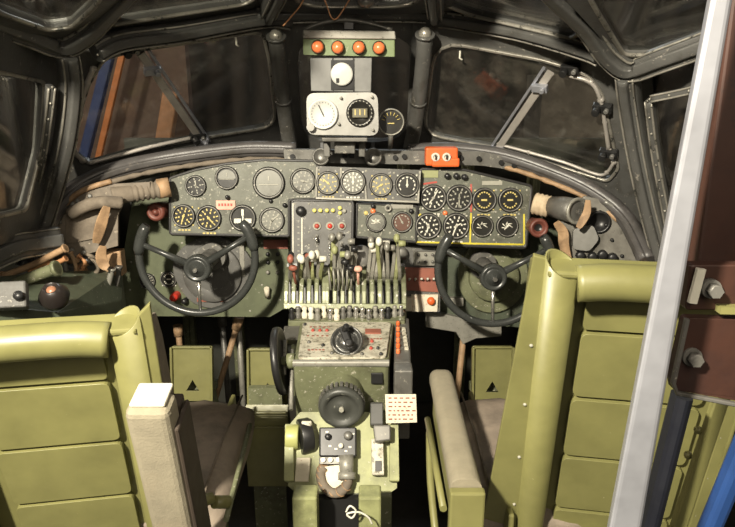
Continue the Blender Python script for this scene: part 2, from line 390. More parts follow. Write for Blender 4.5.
# ribs on the nose bulkhead
for i, x in enumerate((-.8,-.58,-.32,.15,.42,.7)):
    ntrim[0] += 1
    struct(MB().box((x, 2.675, .6), (.05, .04, 1.1)).box((x, 2.65, .6), (.012, .03, 1.1)).build('trim_%d' % ntrim[0], ped_dark, bev=.004))

# glare shield: two curved coaming rails and the centre bar
def coam(name, pts, label, pm):
    q = smooth([P(*p) for p in pts], 6); t = thing(name, label, 'glare shield', q[len(q)//2])
    b = MB(); b.sweep(q, rrect(.05, .045, .016), CEN, 0, sm=True); b.sweep(q, [(x, y+.024) for x, y in rrect(.02, .014, .005)], CEN, 0, sm=True)
    b.build('rail', coaming, t)
    q2 = [p+V((0,-.022,-.030)) for p in q]
    MB().tube(q2, .0085, 8, scale=[.6+.5*abs(sin(i*1.3)) for i in range(len(q2))]).build('piping', pm, t)
    return t
coam('glare_shield', [(34,262,1.70),(46,228,1.76),(60,203,1.83),(80,186,1.88),(110,172,1.93),(150,162,1.99),(200,154,2.03),(250,149,2.06),(296,150,2.07)], 'long curved black coaming rail above the left instrument panel', taupe)
coam('glare_shield', [(408,152,2.07),(450,150,2.07),(500,156,2.04),(545,170,1.99),(590,190,1.92),(625,218,1.85),(648,262,1.72)], 'curved black coaming rail with tan piping above the right panel', leather)
cb = PL(382,156,2.02)
t = thing('mounting_rail', 'grey centre bar with two holes running under the compass', 'rail', cb.o)
b = MB(cb.M); b.plate(roundpoly(cb.hs([(284,149),(482,151),(530,162),(528,172),(480,165),(285,162)]), .12), -.02, .012); b.build('bar', greymetal, t, bev=.003)
for x, y in ((293,156),(395,157),(404,156),(460,157),(478,158),(500,162),(513,165)):
    u, v = cb.h(x, y); MB(cb.M).cyl((u, v, .01), (u, v, .022), .008, seg=10).build('bolt', black, t)
b = MB(cb.M)
for x in (345, 352, 362):
    u, v = cb.h(x, 152); b.box((u, v, .02), (.016, .03, .02))
b.build('clamp', black, t, bev=.002)
for k, x in enumerate((322, 373)):
    u, v = cb.h(x, 157); o = cb.w(u, v, .03)
    l = thing('cockpit_lamp', ['small round swivel lamp on the centre bar, the left one of two', 'small round swivel lamp on the centre bar, nearer the orange box'][k], 'lamp', o, 'swivel lamps under the compass')
    m = MX.Translation(o) @ MX.Rotation(R(70), 4, 'X')
    MB(m).lathe([(.0,-.028),(.018,-.024),(.026,-.01),(.028,.018),(.024,.024),(.021,.02),(.018,.012),(0,.010)], seg=20).build('housing', greymetal, l)
    MB(m).ball((0,0,.006), .015, 0, 12, (1,1,.5)).build('lens', silver, l)
    MB(m).box((0,.035,-.02), (.012,.04,.01)).cyl((0,0,-.04), (0,0,-.02), .01, seg=12).build('bracket', black, l, bev=.002)
ob = PL(441,156,1.98)
t = thing('indicator_box', 'bright orange box with two round white knobs on the centre bar', 'box', ob.o)
w_ = 32*ob.s; h_ = 18*ob.s
MB(ob.M).box((0,0,0), (w_,h_,.05)).box((w_*.12,-h_*.3,.01), (w_*.86,h_*.5,.045)).build('housing', orange, t, bev=.006)
for dx in (-.2, .14):
    k = MB(ob.M).lathe([(.013,.024),(.013,.034),(.009,.036),(.007,.03),(0,.03)], (dx*w_, .0, 0), 16).build('knob', mark_w, t)
    MB(ob.M).box((dx*w_, 0, .036), (.004,.014,.01)).build('pointer', black, k)

# ------------------------------------------------------------------ gauges
def seven(b, u, v, z, s, mi):
    b.box((u, v, z), (s*.32, s, .0006), mi)
def gauge(parent, pl, px, py, rp, face=face_m, mark=mark_g, needles=((40,.75),), style='ticks', bez=black, n=12, label=None):
    u, v = pl.h(px, py); r = rp*pl.s; M = pl.M @ MX.Translation(V((u, v, 0)))
    b = MB(M)
    b.lathe([(r*1.08,-.002),(r*1.08,.006),(r*1.0,.010),(r*.9,.010),(r*.86,.004),(r*.86,.002)], seg=32, mis=[0,0,3,0,0])
    b.disc((0,0,.0025), r*.87, 1, 32)
    for a in (45,135,225,315):
        b.cyl((r*1.16*cos(R(a)), r*1.16*sin(R(a)), 0), (r*1.16*cos(R(a)), r*1.16*sin(R(a)), .004), r*.07, seg=8, mi=2)
    if style == 'ticks':
        for k in range(n):
            a = 2*pi*k/n+.2; c, s_ = cos(a), sin(a)
            b.raw([( (r*q)*c-(w*r)*s_, (r*q)*s_+(w*r)*c, .0036) for q, w in ((.6,-.05),(.8,-.05),(.8,.05),(.6,.05))], [(0,1,2,3)], 2)
            if k % 2 == 0: b.box((r*.45*c, r*.45*s_, .0034), (r*.12, r*.16, .0005), 2)
    elif style == 'horizon':
        b.raw([(r*.8*cos(a), r*.8*sin(a)-r*.05, .0034) for a in [pi*k/12 for k in range(13)]], [tuple(range(13))], 4)
        b.box((0, -r*.1, .0045), (r*1.3, r*.06, .001), 2); b.box((0, r*.3, .0045), (r*.08, r*.3, .001), 2)
    elif style == 'ils':
        for sx in (-1, 1): b.box((sx*r*.42, -r*.22, .0045), (r*.55, r*.36, .002), 2)
        b.box((0, r*.45, .0045), (r*.2, r*.5, .002), 2); b.box((0, -r*.1, .0035), (r*.1, r*1.3, .001), 2)
    elif style == 'arc':
        for k in range(9):
            a = R(-30+k*30); c, s_ = cos(a), sin(a)
            b.raw([((r*q)*c-(w*r)*s_, (r*q)*s_+(w*r)*c, .0036) for q, w in ((.62,-.09),(.72,-.12),(.72,.12),(.62,.09))], [(0,1,2,3)], 2)
    elif style == 'double':
        for sy in (-1, 1):
            for k in range(7):
                a = R(20+k*23)*sy; b.box((r*.55*cos(a), r*.55*sin(a)+sy*r*.12, .0036), (r*.13, r*.13, .0006), 2)
        b.box((0, 0, .0036), (r*.5, r*.16, .0006), 2)
    elif style == 'scrawl':
        for k in range(5):
            a = R(200-k*55); b.tube([V((r*.55*cos(a), r*.4*sin(a), .004)), V((r*.15*cos(a+1), r*.2*sin(a+1), .004))], r*.05, 5, 2)
    if style in ('ticks', 'double') and not parent['label'].startswith('green lower'):
        for k in range(4): b.box((r*(-.45+.3*k), -r*1.28, .0012), (r*.2, r*.14, .001), 2)
    o = b.build('dial_gauge', [bez, face, mark, strip_m if bez is not black else greymetal, face_grey], parent)
    if label: lab(o, label)
    for a, ln in needles:
        c = MB(M @ MX.Rotation(R(90-a), 4, 'Z'))
        c.raw([(-r*.2,-r*.06,.0055),(r*ln*.7,-r*.05,.0055),(r*ln,0,.0055),(r*ln*.7,r*.05,.0055),(-r*.2,r*.06,.0055)], [(0,1,2,3,4)])
        c.cyl((0,0,.003),(0,0,.0075), r*.11, seg=10)
        c.build('needle', mark, o)
    return o
def knob(parent, pl, px, py, rp, m, hgt=.015, name='knob', seg=14, z=0):
    u, v = pl.h(px, py); r = rp*pl.s
    return MB(pl.M).lathe([(r,z),(r,z+hgt*.7),(r*.8,z+hgt),(0,z+hgt)], (u,v,0), seg).build(name, m, parent)
def toggle(parent, pl, px, py, m=chrome, ln=.02, up=1, base=greymetal):
    u, v = pl.h(px, py); b = MB(pl.M)
    b.cyl((u,v,0),(u,v,.006), .0055, seg=8); b.tube([V((u,v,.005)), V((u,v+up*.008,.005+ln))], .0028, 6, 1); b.ball((u, v+up*.008, .005+ln), .0045, 1, 8)
    return b.build('toggle_switch', [base, m], parent)
def panelthing(name, label, cat, pl, poly, m, th=.012, bev=.002, border=None, rf=.06):
    t = thing(name, label, cat, pl.o)
    pp = roundpoly(pl.hs(poly), rf)
    MB(pl.M).plate(pp, -th, 0).build('face_plate', m, t, bev=bev)
    if border:
        MB(pl.M).sweep([V((x, y, -.004)) for x, y in pp], rrect(.009, .012, .003, 2), None, 0, True).build('rubber_edge', border, t)
    return t
def screws(parent, pl, pts, r=.004):
    for x, y in pts:
        u, v = pl.h(x, y); MB(pl.M).lathe([(r,0),(r*.8,.002),(0,.0022)], (u,v,0), 8).build('screw', mark_g, parent)
def strip(parent, pl, a, c, w, m, name, z=.001, th=.002):
    q0, q1 = V((*pl.h(*a), z)), V((*pl.h(*c), z))
    return MB(pl.M).sweep([q0, q1], rrect(w, th, th*.2, 1), V(pl.M.inverted() @ EYE)).build(name, m, parent)
# -- left instrument panel
lp = PL(240,200,1.97,8)
t = panelthing('instrument_panel', 'worn grey-green instrument panel behind the left control wheel', 'instrument panel', lp,
    [(170,178),(195,170),(225,164),(262,160),(317,161),(317,199),(289,200),(289,236),(230,235),(170,234)], panel_m, border=rubber)
gauge(t, lp, 196,186,10, needles=((0,.6),(120,.4)), style='ticks', mark=mark_g, n=8)
gauge(t, lp, 227,178,11, style='horizon', needles=())
gauge(t, lp, 184,216,11, mark=mark_y, needles=((200,.7),))
gauge(t, lp, 209,218,12, mark=mark_y, needles=((140,.7),), face=face_m)
gauge(t, lp, 243,218,12.5, style='ils', mark=mark_w, needles=())
gauge(t, lp, 269,183,15, face=face_grey, style='horizon', mark=mark_g, needles=())
gauge(t, lp, 303,181,12, face=face_grey, mark=mark_g, needles=((100,.6),))
gauge(t, lp, 272,220,12, face=face_grey, mark=mark_g, needles=((55,.8),(200,.4)))
b = MB(lp.M); u, v = lp.h(226,205); b.box((u,v,.003), (19*lp.s, 9*lp.s, .004)); 
for k in range(5): b.box((u-.02+.0095*k, v+.001, .0054), (.006, .008, .0006), 1)
b.build('placard', [pink, redline], t)
knob(t, lp, 228,197,2.2, black, .02); knob(t, lp, 271,201,2, black, .012); knob(t, lp, 285,205,2.2, black, .015)
screws(t, lp, [(175,200),(181,183),(213,169),(245,164),(250,200),(285,165),(256,232),(205,199),(175,231),(230,231),(313,165)])
# -- centre gauge strip
cs = PL(368,183,1.95,8)
t = panelthing('gauge_strip', 'pale metal strip holding four round gauges above the radio panel', 'instrument panel', cs,
    [(316,166),(421,170),(419,203),(316,198)], panel_grey)
for a, c in (((317,167),(316,197)),((316,198),(419,202)),((420,171),(418,201)),((365,182),(366,199)),((341,169),(341,182))):
    strip(t, cs, a, c, .007, strip_m, 'metal_edge', .002, .006)
gauge(t, cs, 328,183,11, face=face_grey, mark=mark_y, needles=((310,.7),), n=10)
gauge(t, cs, 353,182,12, face=face_grey, mark=mark_w, needles=((0,.6),), n=14)
gauge(t, cs, 381,185,11, mark=mark_y, needles=((240,.6),), n=10, face=face_grey)
gauge(t, cs, 407,185,11.5, style='arc', mark=mark_w, needles=((0,.6),))
screws(t, cs, [(319,170),(341,169),(366,171),(394,173),(417,175),(319,195),(341,196),(393,198),(416,199)])
# -- radio panel in the middle
rp = PL(322,231,1.93,12)
t = panelthing('radio_control_panel', 'upright grey switch panel with a row of yellow lights, above the levers', 'control panel', rp,
    [(292,200),(353,201),(352,268),(292,268)], panel_grey, th=.02, border=rubber)
knob(t, rp, 301,211,5, black, .02)
for x in (314.5,320.5,327,333): knob(t, rp, x,210.5,2.1, yel_lamp, .01, 'indicator_light')
for x, y in ((340,208),(340,213),(344.5,211)): knob(t, rp, x,y,2, yel_lamp if x < 342 else mark_g, .01, 'indicator_light')
for c, x in enumerate((317,330,342)):
    MB(rp.M).lathe([(.013,0),(.013,.004),(.010,.005),(.008,.002),(0,.002)], (*rp.h(x,226),0), 16).build('dial_ring', mark_g, t)
    knob(t, rp, x,226,2.4, redline if c != 1 else red, .012)
    for r_, y in enumerate((236,243,250,257)):
        toggle(t, rp, x+random.uniform(-.6,.6), y, chrome, .016, random.choice((-1,1)))
strip(t, rp, (302,218),(302,262), .004, mark_w, 'slot_line'); strip(t, rp, (293,203),(293,262), .004, mark_w, 'slot_line')
b = MB(rp.M)
for k in range(7):
    u, v = rp.h(298.5, 221+k*6); b.box((u,v,.001), (.006,.003,.002))
b.build('scale_marks', mark_g, t)
screws(t, rp, [(295,204),(350,204),(309,204),(349,232),(309,232),(309,245),(350,262)], .003)
# -- middle-right small panel
mr = PL(386,220,1.96,8)
t = panelthing('instrument_panel', 'small grey-green panel with a brown gauge left of the yellow-lined panel', 'instrument panel', mr,
    [(357,203),(417,206),(416,242),(356,237)], panel_m, border=rubber)
gauge(t, mr, 376,222,9.5, mark=mark_w, needles=((300,.6),(60,.5)), style='scrawl', face=face_grey)
gauge(t, mr, 402,222,10, face=face_brown, style='arc', mark=mark_g, needles=((330,.7),))
knob(t, mr, 373,211,2.6, lamp_or, .01, 'indicator_light'); knob(t, mr, 373,206,2.4, black, .014)
MB(mr.M).lathe([(.012,0),(.012,.01),(.008,.012),(.006,.006),(0,.006)], (*mr.h(388,208),0), 14).build('jack_socket', strip_m, t)
knob(t, mr, 388,208,1.4, black, .01); knob(t, mr, 411,211,2.4, black, .014); knob(t, mr, 366,213,2.2, mark_y, .006, 'warning_light')
MB(mr.M).box((*mr.h(402,206),.002), (22*mr.s, 5*mr.s, .004)).build('placard', strip_m, t)
screws(t, mr, [(360,208),(360,233),(390,233),(412,237),(390,214),(362,226)])
# -- right engine panel
ep = PL(472,210,1.97,8)
t = panelthing('instrument_panel', 'dark engine instrument panel outlined with a yellow painted line', 'instrument panel', ep,
    [(421,169),(465,170),(532,186),(526,248),(416,244)], panel_m, border=rubber)
for a, c in (((416,217),(416,243)),((416,242),(470,243.5)),((470,243.5),(524,244.5)),((524,244),(524,214)),((471,213),(470,243)),((416,217),(421,214))):
    strip(t, ep, a, c, .0055, yellow, 'yellow_line')
for a, c in (((423,184),(437,182)),((471,184),(471,212))): strip(t, ep, a, c, .006, redline, 'red_line')
gauge(t, ep, 433,198,12.5, mark=mark_w, needles=((30,.8),(215,.6)))
gauge(t, ep, 459,198,12.5, mark=mark_g, needles=((180,.85),(0,.4)))
gauge(t, ep, 484,200,11.5, style='double', mark=mark_y, needles=())
gauge(t, ep, 510,200,11.5, style='double', mark=mark_y, needles=())
gauge(t, ep, 428,226,12.5, mark=mark_w, needles=((190,.6),(330,.4)), n=12)
gauge(t, ep, 456,226,12.5, mark=mark_w, needles=((200,.8),(60,.5)), n=12)
gauge(t, ep, 482,226,10.5, style='scrawl', mark=mark_w, needles=())
gauge(t, ep, 507,226,10.5, style='scrawl', mark=mark_w, needles=((220,.5),))
for x, y in ((447,176),(456,176),(464,177)): knob(t, ep, x,y,3, black, .02)
knob(t, ep, 445,213,2.4, lamp_or, .008, 'warning_light')
b = MB(ep.M); u, v = ep.h(430,174); b.box((u,v,.002),(16*ep.s,7*ep.s,.003)); b.build('placard', ped_green, t)
b = MB(ep.M); u, v = ep.h(492,183); b.box((u,v,.002),(20*ep.s,4*ep.s,.003)); b.build('placard', mark_g, t)
screws(t, ep, [(424,173),(440,170),(472,175),(500,181),(527,190),(445,186),(496,190),(519,214),(442,240),(494,240),(420,209),(496,212)])

# ------------------------------------------------------------------ lower panels behind the wheels
ll = PL(205,265,2.09,6)
t = panelthing('lower_panel', 'green lower panel behind the left control wheel with a red knob', 'instrument panel', ll,
    [(133,196),(171,192),(171,236),(288,238),(290,305),(270,317),(135,316),(120,300),(124,250)], mat('lower_green', (.11,.125,.07), .5, 0, wear=.25, wcol=(.22,.22,.16), wscale=60, dirt=.4), th=.015, rf=.04)
b = MB(ll.M)   # pale casting behind the wheel
u0, v0 = ll.h(214,272)
b.plate([(u0+.135*cos(a)*(1+.05*sin(3*a)), v0+.125*sin(a)) for a in [2*pi*k/32 for k in range(32)]], 0, .016)
b.lathe([(.10,.016),(.10,.03),(.08,.034),(.06,.03)], (u0, v0, 0), 28)
b.build('casting', panel_grey, t, bev=.003)
gauge(t, ll, 148,281,7.5, mark=mark_g); gauge(t, ll, 169,279,8, mark=mark_w, style='double', needles=()); gauge(t, ll, 141,238,5, mark=mark_g)
o = knob(t, ll, 177,295,4.2, red, .05); knob(t, ll, 186,300,3, black, .03)
gauge(t, ll, 226,279,8, mark=mark_w, face=face_grey)
b = MB(ll.M)
for x in (204,219): b.box((*ll.h(x,296), .014+.006), (11*ll.s, 9*ll.s, .008))
b.build('placard', redbrown, t, bev=.001)
b = MB(ll.M); b.box((*ll.h(192,279), .01), (10*ll.s,7*ll.s,.01)); b.box((*ll.h(243,258), .012), (5*ll.s,36*ll.s,.012)); b.build('bracket', strip_m, t, bev=.002)
b = MB(ll.M); b.lathe([(.027,0),(.027,.016),(.018,.02),(.014,.01),(.009,.01),(.009,.024),(0,.026)], (0,0,0), 18); b.M = PL(156,212,1.99,6).M; b.vs = []; b.fs = []; b.lathe([(.027,-.08),(.03,.0),(.027,.008),(.018,.012),(.014,.0),(.009,.0),(.009,.014),(0,.016)], seg=18); b.build('filler_ring', ring_red, t)
screws(t, ll, [(140,205),(138,225),(131,262),(130,290),(145,311),(185,311),(250,311),(280,300),(182,243),(262,243),(285,245),(262,285)])
b = MB(ll.M); b.box((*ll.h(276,244), .004), (24*ll.s, 9*ll.s, .006)); b.build('red_placard', redbrown, t)
for x in (268,278):
    for y in (254,262,272): knob(t, ll, x,y,2, black if y < 270 else strip_m, .012)
b = MB(ll.M); u, v = ll.h(268,292); b.tube([V((u,v-.015,.01)), V((u,v+.02,.03))], .009, 8); b.build('handle', card, t)
# right of the levers
sp = PL(420,278,2.0,8)
t = panelthing('switch_panel', 'switch box with a row of rusty red toggles right of the levers', 'control panel', sp,
    [(403,246),(441,248),(440,312),(410,312),(404,290)], panel_grey, th=.03)
b = MB(sp.M); b.plate(sp.hs([(404,267),(438,268),(438,292),(406,290)]), 0, .006); b.build('red_plate', redbrown, t, bev=.001)
for x in (409,415,421,427,433): toggle(t, sp, x, 280, mark_w, .022, 1, redbrown)
b = MB(sp.M); b.plate(sp.hs([(413,251),(436,251),(436,265),(413,265)]), 0, .02)
b.build('relay_box', strip_m, t, bev=.002)
for x in (418,425,432):
    for y in (254,261): knob(t, sp, x,y,1.6, greymetal, .026)
b = MB(sp.M); b.plate(sp.hs([(411,294),(438,294),(437,311),(412,311)]), 0, .012); b.build('white_plate', card, t, bev=.001)
knob(t, sp, 430.5,300,4, orange, .03); 
b = MB(sp.M); b.box((*sp.h(408,303),.01),(7*sp.s,14*sp.s,.03)); b.build('tab', card, t, bev=.003)
b = MB(sp.M)
u, v = sp.h(401,253); b.lathe([(.022,0),(.022,.02),(.012,.024),(0,.024)], (u,v,0), 16); b.build('round_cover', greymetal, t)
# behind the right wheel
rw = PL(490,285,2.09,6)
t = panelthing('lower_panel', 'dark green lower panel behind the right control wheel', 'instrument panel', rw,
    [(440,248),(530,250),(532,200),(566,215),(580,300),(560,330),(440,322)], green_dark, th=.015, rf=.04)
u0, v0 = rw.h(492,275)
b = MB(rw.M); b.plate([(u0+.12*cos(a), v0+.13*sin(a)) for a in [2*pi*k/28 for k in range(28)]], 0, .02); b.lathe([(.085,.02),(.085,.045),(.07,.05),(.05,.05),(0,.05)], (u0,v0,0), 28)
b.build('casting', ped_dark, t, bev=.003)
b = MB(rw.M); b.plate(rw.hs([(425,308),(470,318),(500,324),(500,334),(475,336),(462,342),(455,330),(425,325)]), .0, .03); b.build('worn_flange', strip_m, t, bev=.003)
b = MB(PL(539,228,1.90,6).M); b.lathe([(.02,-.16),(.028,-.01),(.030,.0),(.024,.007),(.017,.0),(.012,-.01),(0,-.01)], (0,0,0), 20, mis=[0,0,0,0,0,1]); b.build('filler_ring', [ring_red, black], t)
b = MB(rw.M); b.box((*rw.h(455,300),.02),(.05,.03,.03)); b.build('relay', strip_m, t, bev=.003)
screws(t, rw, [(447,254),(520,254),(445,300),(470,330),(550,245),(527,275)])

# ------------------------------------------------------------------ control wheels
def wheel(hub, rc, r, ends, spokes, label, Y=1.85):
    pl = PL(rc[0], rc[1], Y, 4); t = thing('control_yoke', label, 'control wheel', pl.o, 'pilots\' control wheels')
    Rr = r*pl.s; a0, a1 = ends
    pts = [V((Rr*cos(R(a0+(a1-a0)*k/48)), Rr*sin(R(a0+(a1-a0)*k/48)), 0)) for k in range(49)]
    MB(pl.M).tube(pts, .0115, 12).build('rim', wheel_m, t)
    for sgn, sl_ in ((1, pts[:7]), (-1, pts[-7:])):
        MB(pl.M).tube(sl_, .0165, 12, scale=[.75 if i in (0,6) else 1 for i in range(7)]).build('grip', wheel_m, t)
    hx, hy = pl.h(*hub)
    hb = MB(pl.M).lathe([(0,-.02),(.04,-.02),(.042,.0),(.04,.014),(.033,.018),(.030,.013),(.024,.013),(.022,.020),(.012,.022),(.010,.03),(0,.032)], (hx,hy,0), 28).build('hub', wheel_m, t)
    MB(pl.M).cyl((hx,hy,.03),(hx,hy,.038), .007, seg=6).build('hub_nut', greymetal, hb)
    for k, a in enumerate(spokes):
        d = V((cos(R(a)), sin(R(a)), 0)); # to the rim circle
        o = V((hx, hy, 0)); bq = 2*o.dot(d); cq = o.length_squared-Rr**2; L_ = (-bq+math.sqrt(bq*bq-4*cq))/2
        q = [o+d*.03, o+d*(L_*.6), o+d*L_]
        s_ = MB(pl.M).tube(q, .0095 if k < 2 else .0055, 10, scale=[1.35,.95,.9]).build('spoke', wheel_m if k < 2 else chrome, t)
        if k == 2: lab(s_, 'bright metal spoke')
    MB(pl.M).cyl((hx,hy,-.02),(hx,hy,-.21), .028, seg=20).cyl((hx,hy,-.17),(hx,hy,-.20), .045, seg=20).build('column', greymetal, t)
wheel((198,268), (197,257), 58, (146,398), (156,32,-90), 'black three-spoke control wheel in front of the left seat')
wheel((493,277), (495,269), 57, (142,396), (150,28,-88), 'black three-spoke control wheel half hidden by the right seat')

# ------------------------------------------------------------------ throttle quadrant
qp = PL(343,290,1.80,20)
q0 = thing('throttle_quadrant', 'green slotted quadrant box crowded with engine levers, above the pedestal', 'throttle quadrant', qp.o)
b = MB(qp.M)
groups = [(286,324,5),(327,358,4),(364,404,5)]
b.plate(qp.hs([(284,303),(406,304),(406,309),(284,309)]), -.1, .012)
for x0, x1, nn in groups:
    for k in range(nn+1):
        x = x0+(x1-x0)*k/nn; wv = (x1-x0)/nn*.62*qp.s
        u, v = qp.h(x, 304); hh = 34*qp.s
        b.sweep([V((u, v, 0))]+[V((u, v+.01+hh*sin(R(a)), -.075*(1-cos(R(a))))) for a in (0,15,30,45,60,75,90)], rrect(wv, .012, .003, 2), V(qp.M.inverted() @ V((qp.w(u,v,.6)))))
b.build('slotted_front', mat('comb_green', (.22,.235,.14), .36, .25, wear=.4, wcol=(.55,.54,.47), wscale=60, dirt=.4), q0, bev=.002)
b = MB(qp.M); b.plate(qp.hs([(284,262),(406,262),(406,306),(284,306)]), -.12, -.07); b.build('back_box', black, q0)
lv = []
random.seed(3)
for x0, x1, nn in groups:
    for k in range(nn): lv.append((x0+(x1-x0)*(k+.5)/nn, x0))
extra = [(291,286),(309,286),(334,327),(349,327),(372,364),(388,364),(300,286),(318,286),(341,327),(354,327),(380,364),(396,364)]
spec = []
for i, (x, g) in enumerate(lv+extra):
    if g == 286: ky = random.uniform(254,262)
    elif g == 327: ky = random.uniform(236,258)
    else: ky = random.uniform(238,250)
    spec.append((x, g, ky, i >= len(lv)))
for x, g, ky, ex in spec:
    u0_, v0_ = qp.h(x, 283); u1, v1 = qp.h(x+random.uniform(-3,3), ky+6, .035)
    kz = .03+random.uniform(-.015,.03)+(.02 if ex else 0)
    u2, v2 = qp.h(x+random.uniform(-3,3), ky, kz+.02)
    path = smooth([V((u0_, v0_, -.06)), V((u0_, v0_+.02, 0)), V((u1, v1, kz)), V((u2, v2, kz+.02))], 4)
    arm = MB(qp.M).sweep(path, rrect(.0055, .011, .002, 1), None, 0).build('lever', random.choice((silver, ped_green, strip_m, strip_m)), q0)
    km = random.choice((mark_w, card, mark_w, black, redbrown)) if g == 286 else random.choice((strip_m, black, mark_w, ped_green, strip_m))
    b = MB(qp.M)
    if random.random() < .6: b.ball((u2, v2, kz+.025), .0115, 0, 12, (.85,1.2,.9))
    else: b.cyl((u2-.010, v2, kz+.025), (u2+.010, v2, kz+.025), .009, seg=12)
    b.build('knob', km, arm)
for x, y, m in ((293,268,redbrown),(309,256,redbrown),(358,269,pink),(351,268,black),(345,262,black)):
    u, v = qp.h(x, y, .07); MB(qp.M).ball((u,v,.07), .012, 0, 12, (1.1,.8,.8)).tube([V((u,v,.065)), V((u,v-.03,.02)), V((u, v-.06,-.05))], .004, 6).build('lever_handle', m, q0)
u, v = qp.h(361,256, .0)
MB(qp.M).lathe([(.034,-.03),(.034,-.005),(.028,0),(0,.0)], (u,v,0), 22).build('friction_disc', greymetal, q0)
b = MB(qp.M)
for k in range(6):
    u, v = qp.h(329+k*4.6, 268, .02); u2, v2 = qp.h(331+k*4, 290, 0)
    b.tube([V((u,v,.02)), V((u,v-.01,.035)), V((u2,v2,.01))], .003, 6)
b.build('linkage', strip_m, q0)

# ------------------------------------------------------------------ centre pedestal
zt = .775
pd = thing('centre_pedestal', 'tall green control pedestal between the seats with a worn pale top', 'pedestal', PZ(343,450,0).xy.to_3d())
def topq(pts, z): return [PZ(x, y, z) for x, y in pts]
def hexa(b, top, bot, mi=0):
    n = len(top); b.raw(list(top)+list(bot), [tuple(range(n)), tuple(range(2*n-1, n-1, -1))]+[(i, (i+1)%n, n+(i+1)%n, n+i) for i in range(n)], mi)
tp = topq([(300,322),(394,322),(389,362),(293,363)], zt)
bt = [V((p.x, p.y+(.03 if i > 1 else 0), zt-.19)) for i, p in enumerate(tp)]
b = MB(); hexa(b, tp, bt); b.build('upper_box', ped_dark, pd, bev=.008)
DK = PL(0,0,0,90,o=PZ(343,341,zt+.001))     # deck plane, z up
b = MB(DK.M); b.plate(roundpoly(DK.hs([(303,324),(391,324),(386,359),(298,360)]), .06), 0, .006); b.build('worn_top', deck_m, pd, bev=.002)
# row of crystal-like caps at the forward edge
b = MB(DK.M); b.plate(DK.hs([(290,311),(406,311),(405,322),(288,322)]), -.04, .002); b.build('cap_ledge', ped_dark, pd, bev=.003)
for k in range(18):
    x = 292+k*6.4; y = 318.5+random.uniform(-2,2); u, v = DK.h(x, y)
    m = random.choice((mark_w, strip_m, black, card, chrome, greymetal, chrome))
    MB(DK.M).lathe([(.0085,0),(.010,.016),(.006,.022),(.009,.032),(.006,.037),(0,.038)], (u,v,0), 8).build('fuel_knob', m, pd)
SK = PL(0,0,0,42,o=PZ(347,343,zt+.022)); u, v = 0, 0
MB(DK.M).cyl((*DK.h(347,341),0), (*DK.h(347,341),.028), .036, .03, seg=24).build('selector_base', greymetal, pd)
kb = MB(SK.M).lathe([(.040,.006),(.043,.014),(.040,.024),(.035,.022),(.033,.012),(.026,.010),(.023,.022),(.013,.028),(0,.028)], (u,v,0), 28).build('selector_ring', mat('selector_metal', (.085,.085,.08), .3, .5, wear=.5, wcol=(.4,.38,.34), wscale=50), pd)
M_ = SK.M @ MX.Translation(V((u,v,.028))) @ MX.Rotation(R(20), 4, 'Z')
MB(M_).box((0,0,.008), (.018,.062,.018)).cyl((0,-.018,.01),(0,-.018,.03),.01, seg=12).cyl((0,.02,.01),(.01,.024,.034),.008, seg=12).build('selector_handle', black, kb, bev=.004)
b = MB(DK.M); b.box((*DK.h(373,334),.008), (18*DK.s*.9, .03, .004)); b.build('placard', redbrown, pd)
for x, y, m in ((323,348,black),(313,333,redline),(320,333,redline),(327,333,redline),(371,351,redline),(378,351,black),(372,344,redline),(381,357,black),(305,327,black),(309,345,greymetal),(332,356,greymetal),(362,357,greymetal)):
    knob(pd, DK, x, y, 1.7, m, .012, 'switch_knob')
b = MB(DK.M)
for x, y, w_, h_ in ((322,329,22,5),(320,338,24,3),(376,341,16,3),(318,352,18,4)):
    for k in range(5): b.box((DK.h(x-w_/2+w_*k/5, y)[0], DK.h(x, y)[1], .0066), (.006, .006, .0012))
b.build('lettering_strip', redbrown, pd)
# worn front lip and front cover
b = MB(); b.sweep(topq([(293,363),(389,363)], zt-.004), rrect(.016,.016,.005,2)); b.build('front_lip', strip_m, pd)
# rudder trim wheel on the front
tw = PL(0,0,0,-4,o=P(342,401,1.42)); u0, v0 = 0, 0
tr_ = MB(tw.M).lathe([(.036,.0),(.044,-.004),(.054,.0),(.056,.012),(.050,.020),(.042,.020),(.037,.012),(.02,.010),(.016,.014),(0,.014)], (0,0,.02), 40).build('trim_wheel', mat('wheel_grey', (.055,.057,.05), .4, 0, wear=.3, wcol=(.2,.2,.17), wscale=60), pd)
b = MB(tw.M)
for k in range(28):
    a = 2*pi*k/28; b.box((.0, .0, 0), (.004,.007,.018), M=MX.Rotation(a,4,'Z')@MX.Translation(V((.0555,0,.012))))
b.build('knurling', greymetal, tr_)
MB(tw.M).lathe([(.05,.022),(.05,-.08)], (0,0,.005), 32).build('dial_drum', ped_dark, pd)
MB(tw.M).cyl((0,0,.03),(0,0,.042), .006, seg=8).build('wheel_nut', mark_g, tr_)
b = MB(); c = P(377,377,1.47); b.box(c, (.03,.02,.03)); b.build('indicator_window', black, pd, bev=.002)
# right column of orange lamps, grey box and card
b = MB(); T = topq([(395,318),(409,318),(411,362),(394,362)], zt-.005); hexa(b, T, [p-V((0,0,.22)) for p in T]); b.build('side_column', greymetal, pd, bev=.004)
for k in range(6): knob(pd, PL(0,0,0,90,o=PZ(398,340,zt-.004)), 398, 325+k*5.6, 2, orange if k % 2 == 0 else lamp_or, .012, 'indicator_light')
b = MB(PL(0,0,0,90,o=PZ(405,340,zt-.004)).M); 
for k in range(6): b.box((.003*0, -.06+.026*k, .003), (.01,.012,.008))
b.build('terminal_strip', deck_m, pd)
b = MB(); c = P(403,380,1.44); b.box(c, (.045,.05,.075)); b.build('junction_box', greymetal, pd, bev=.004)
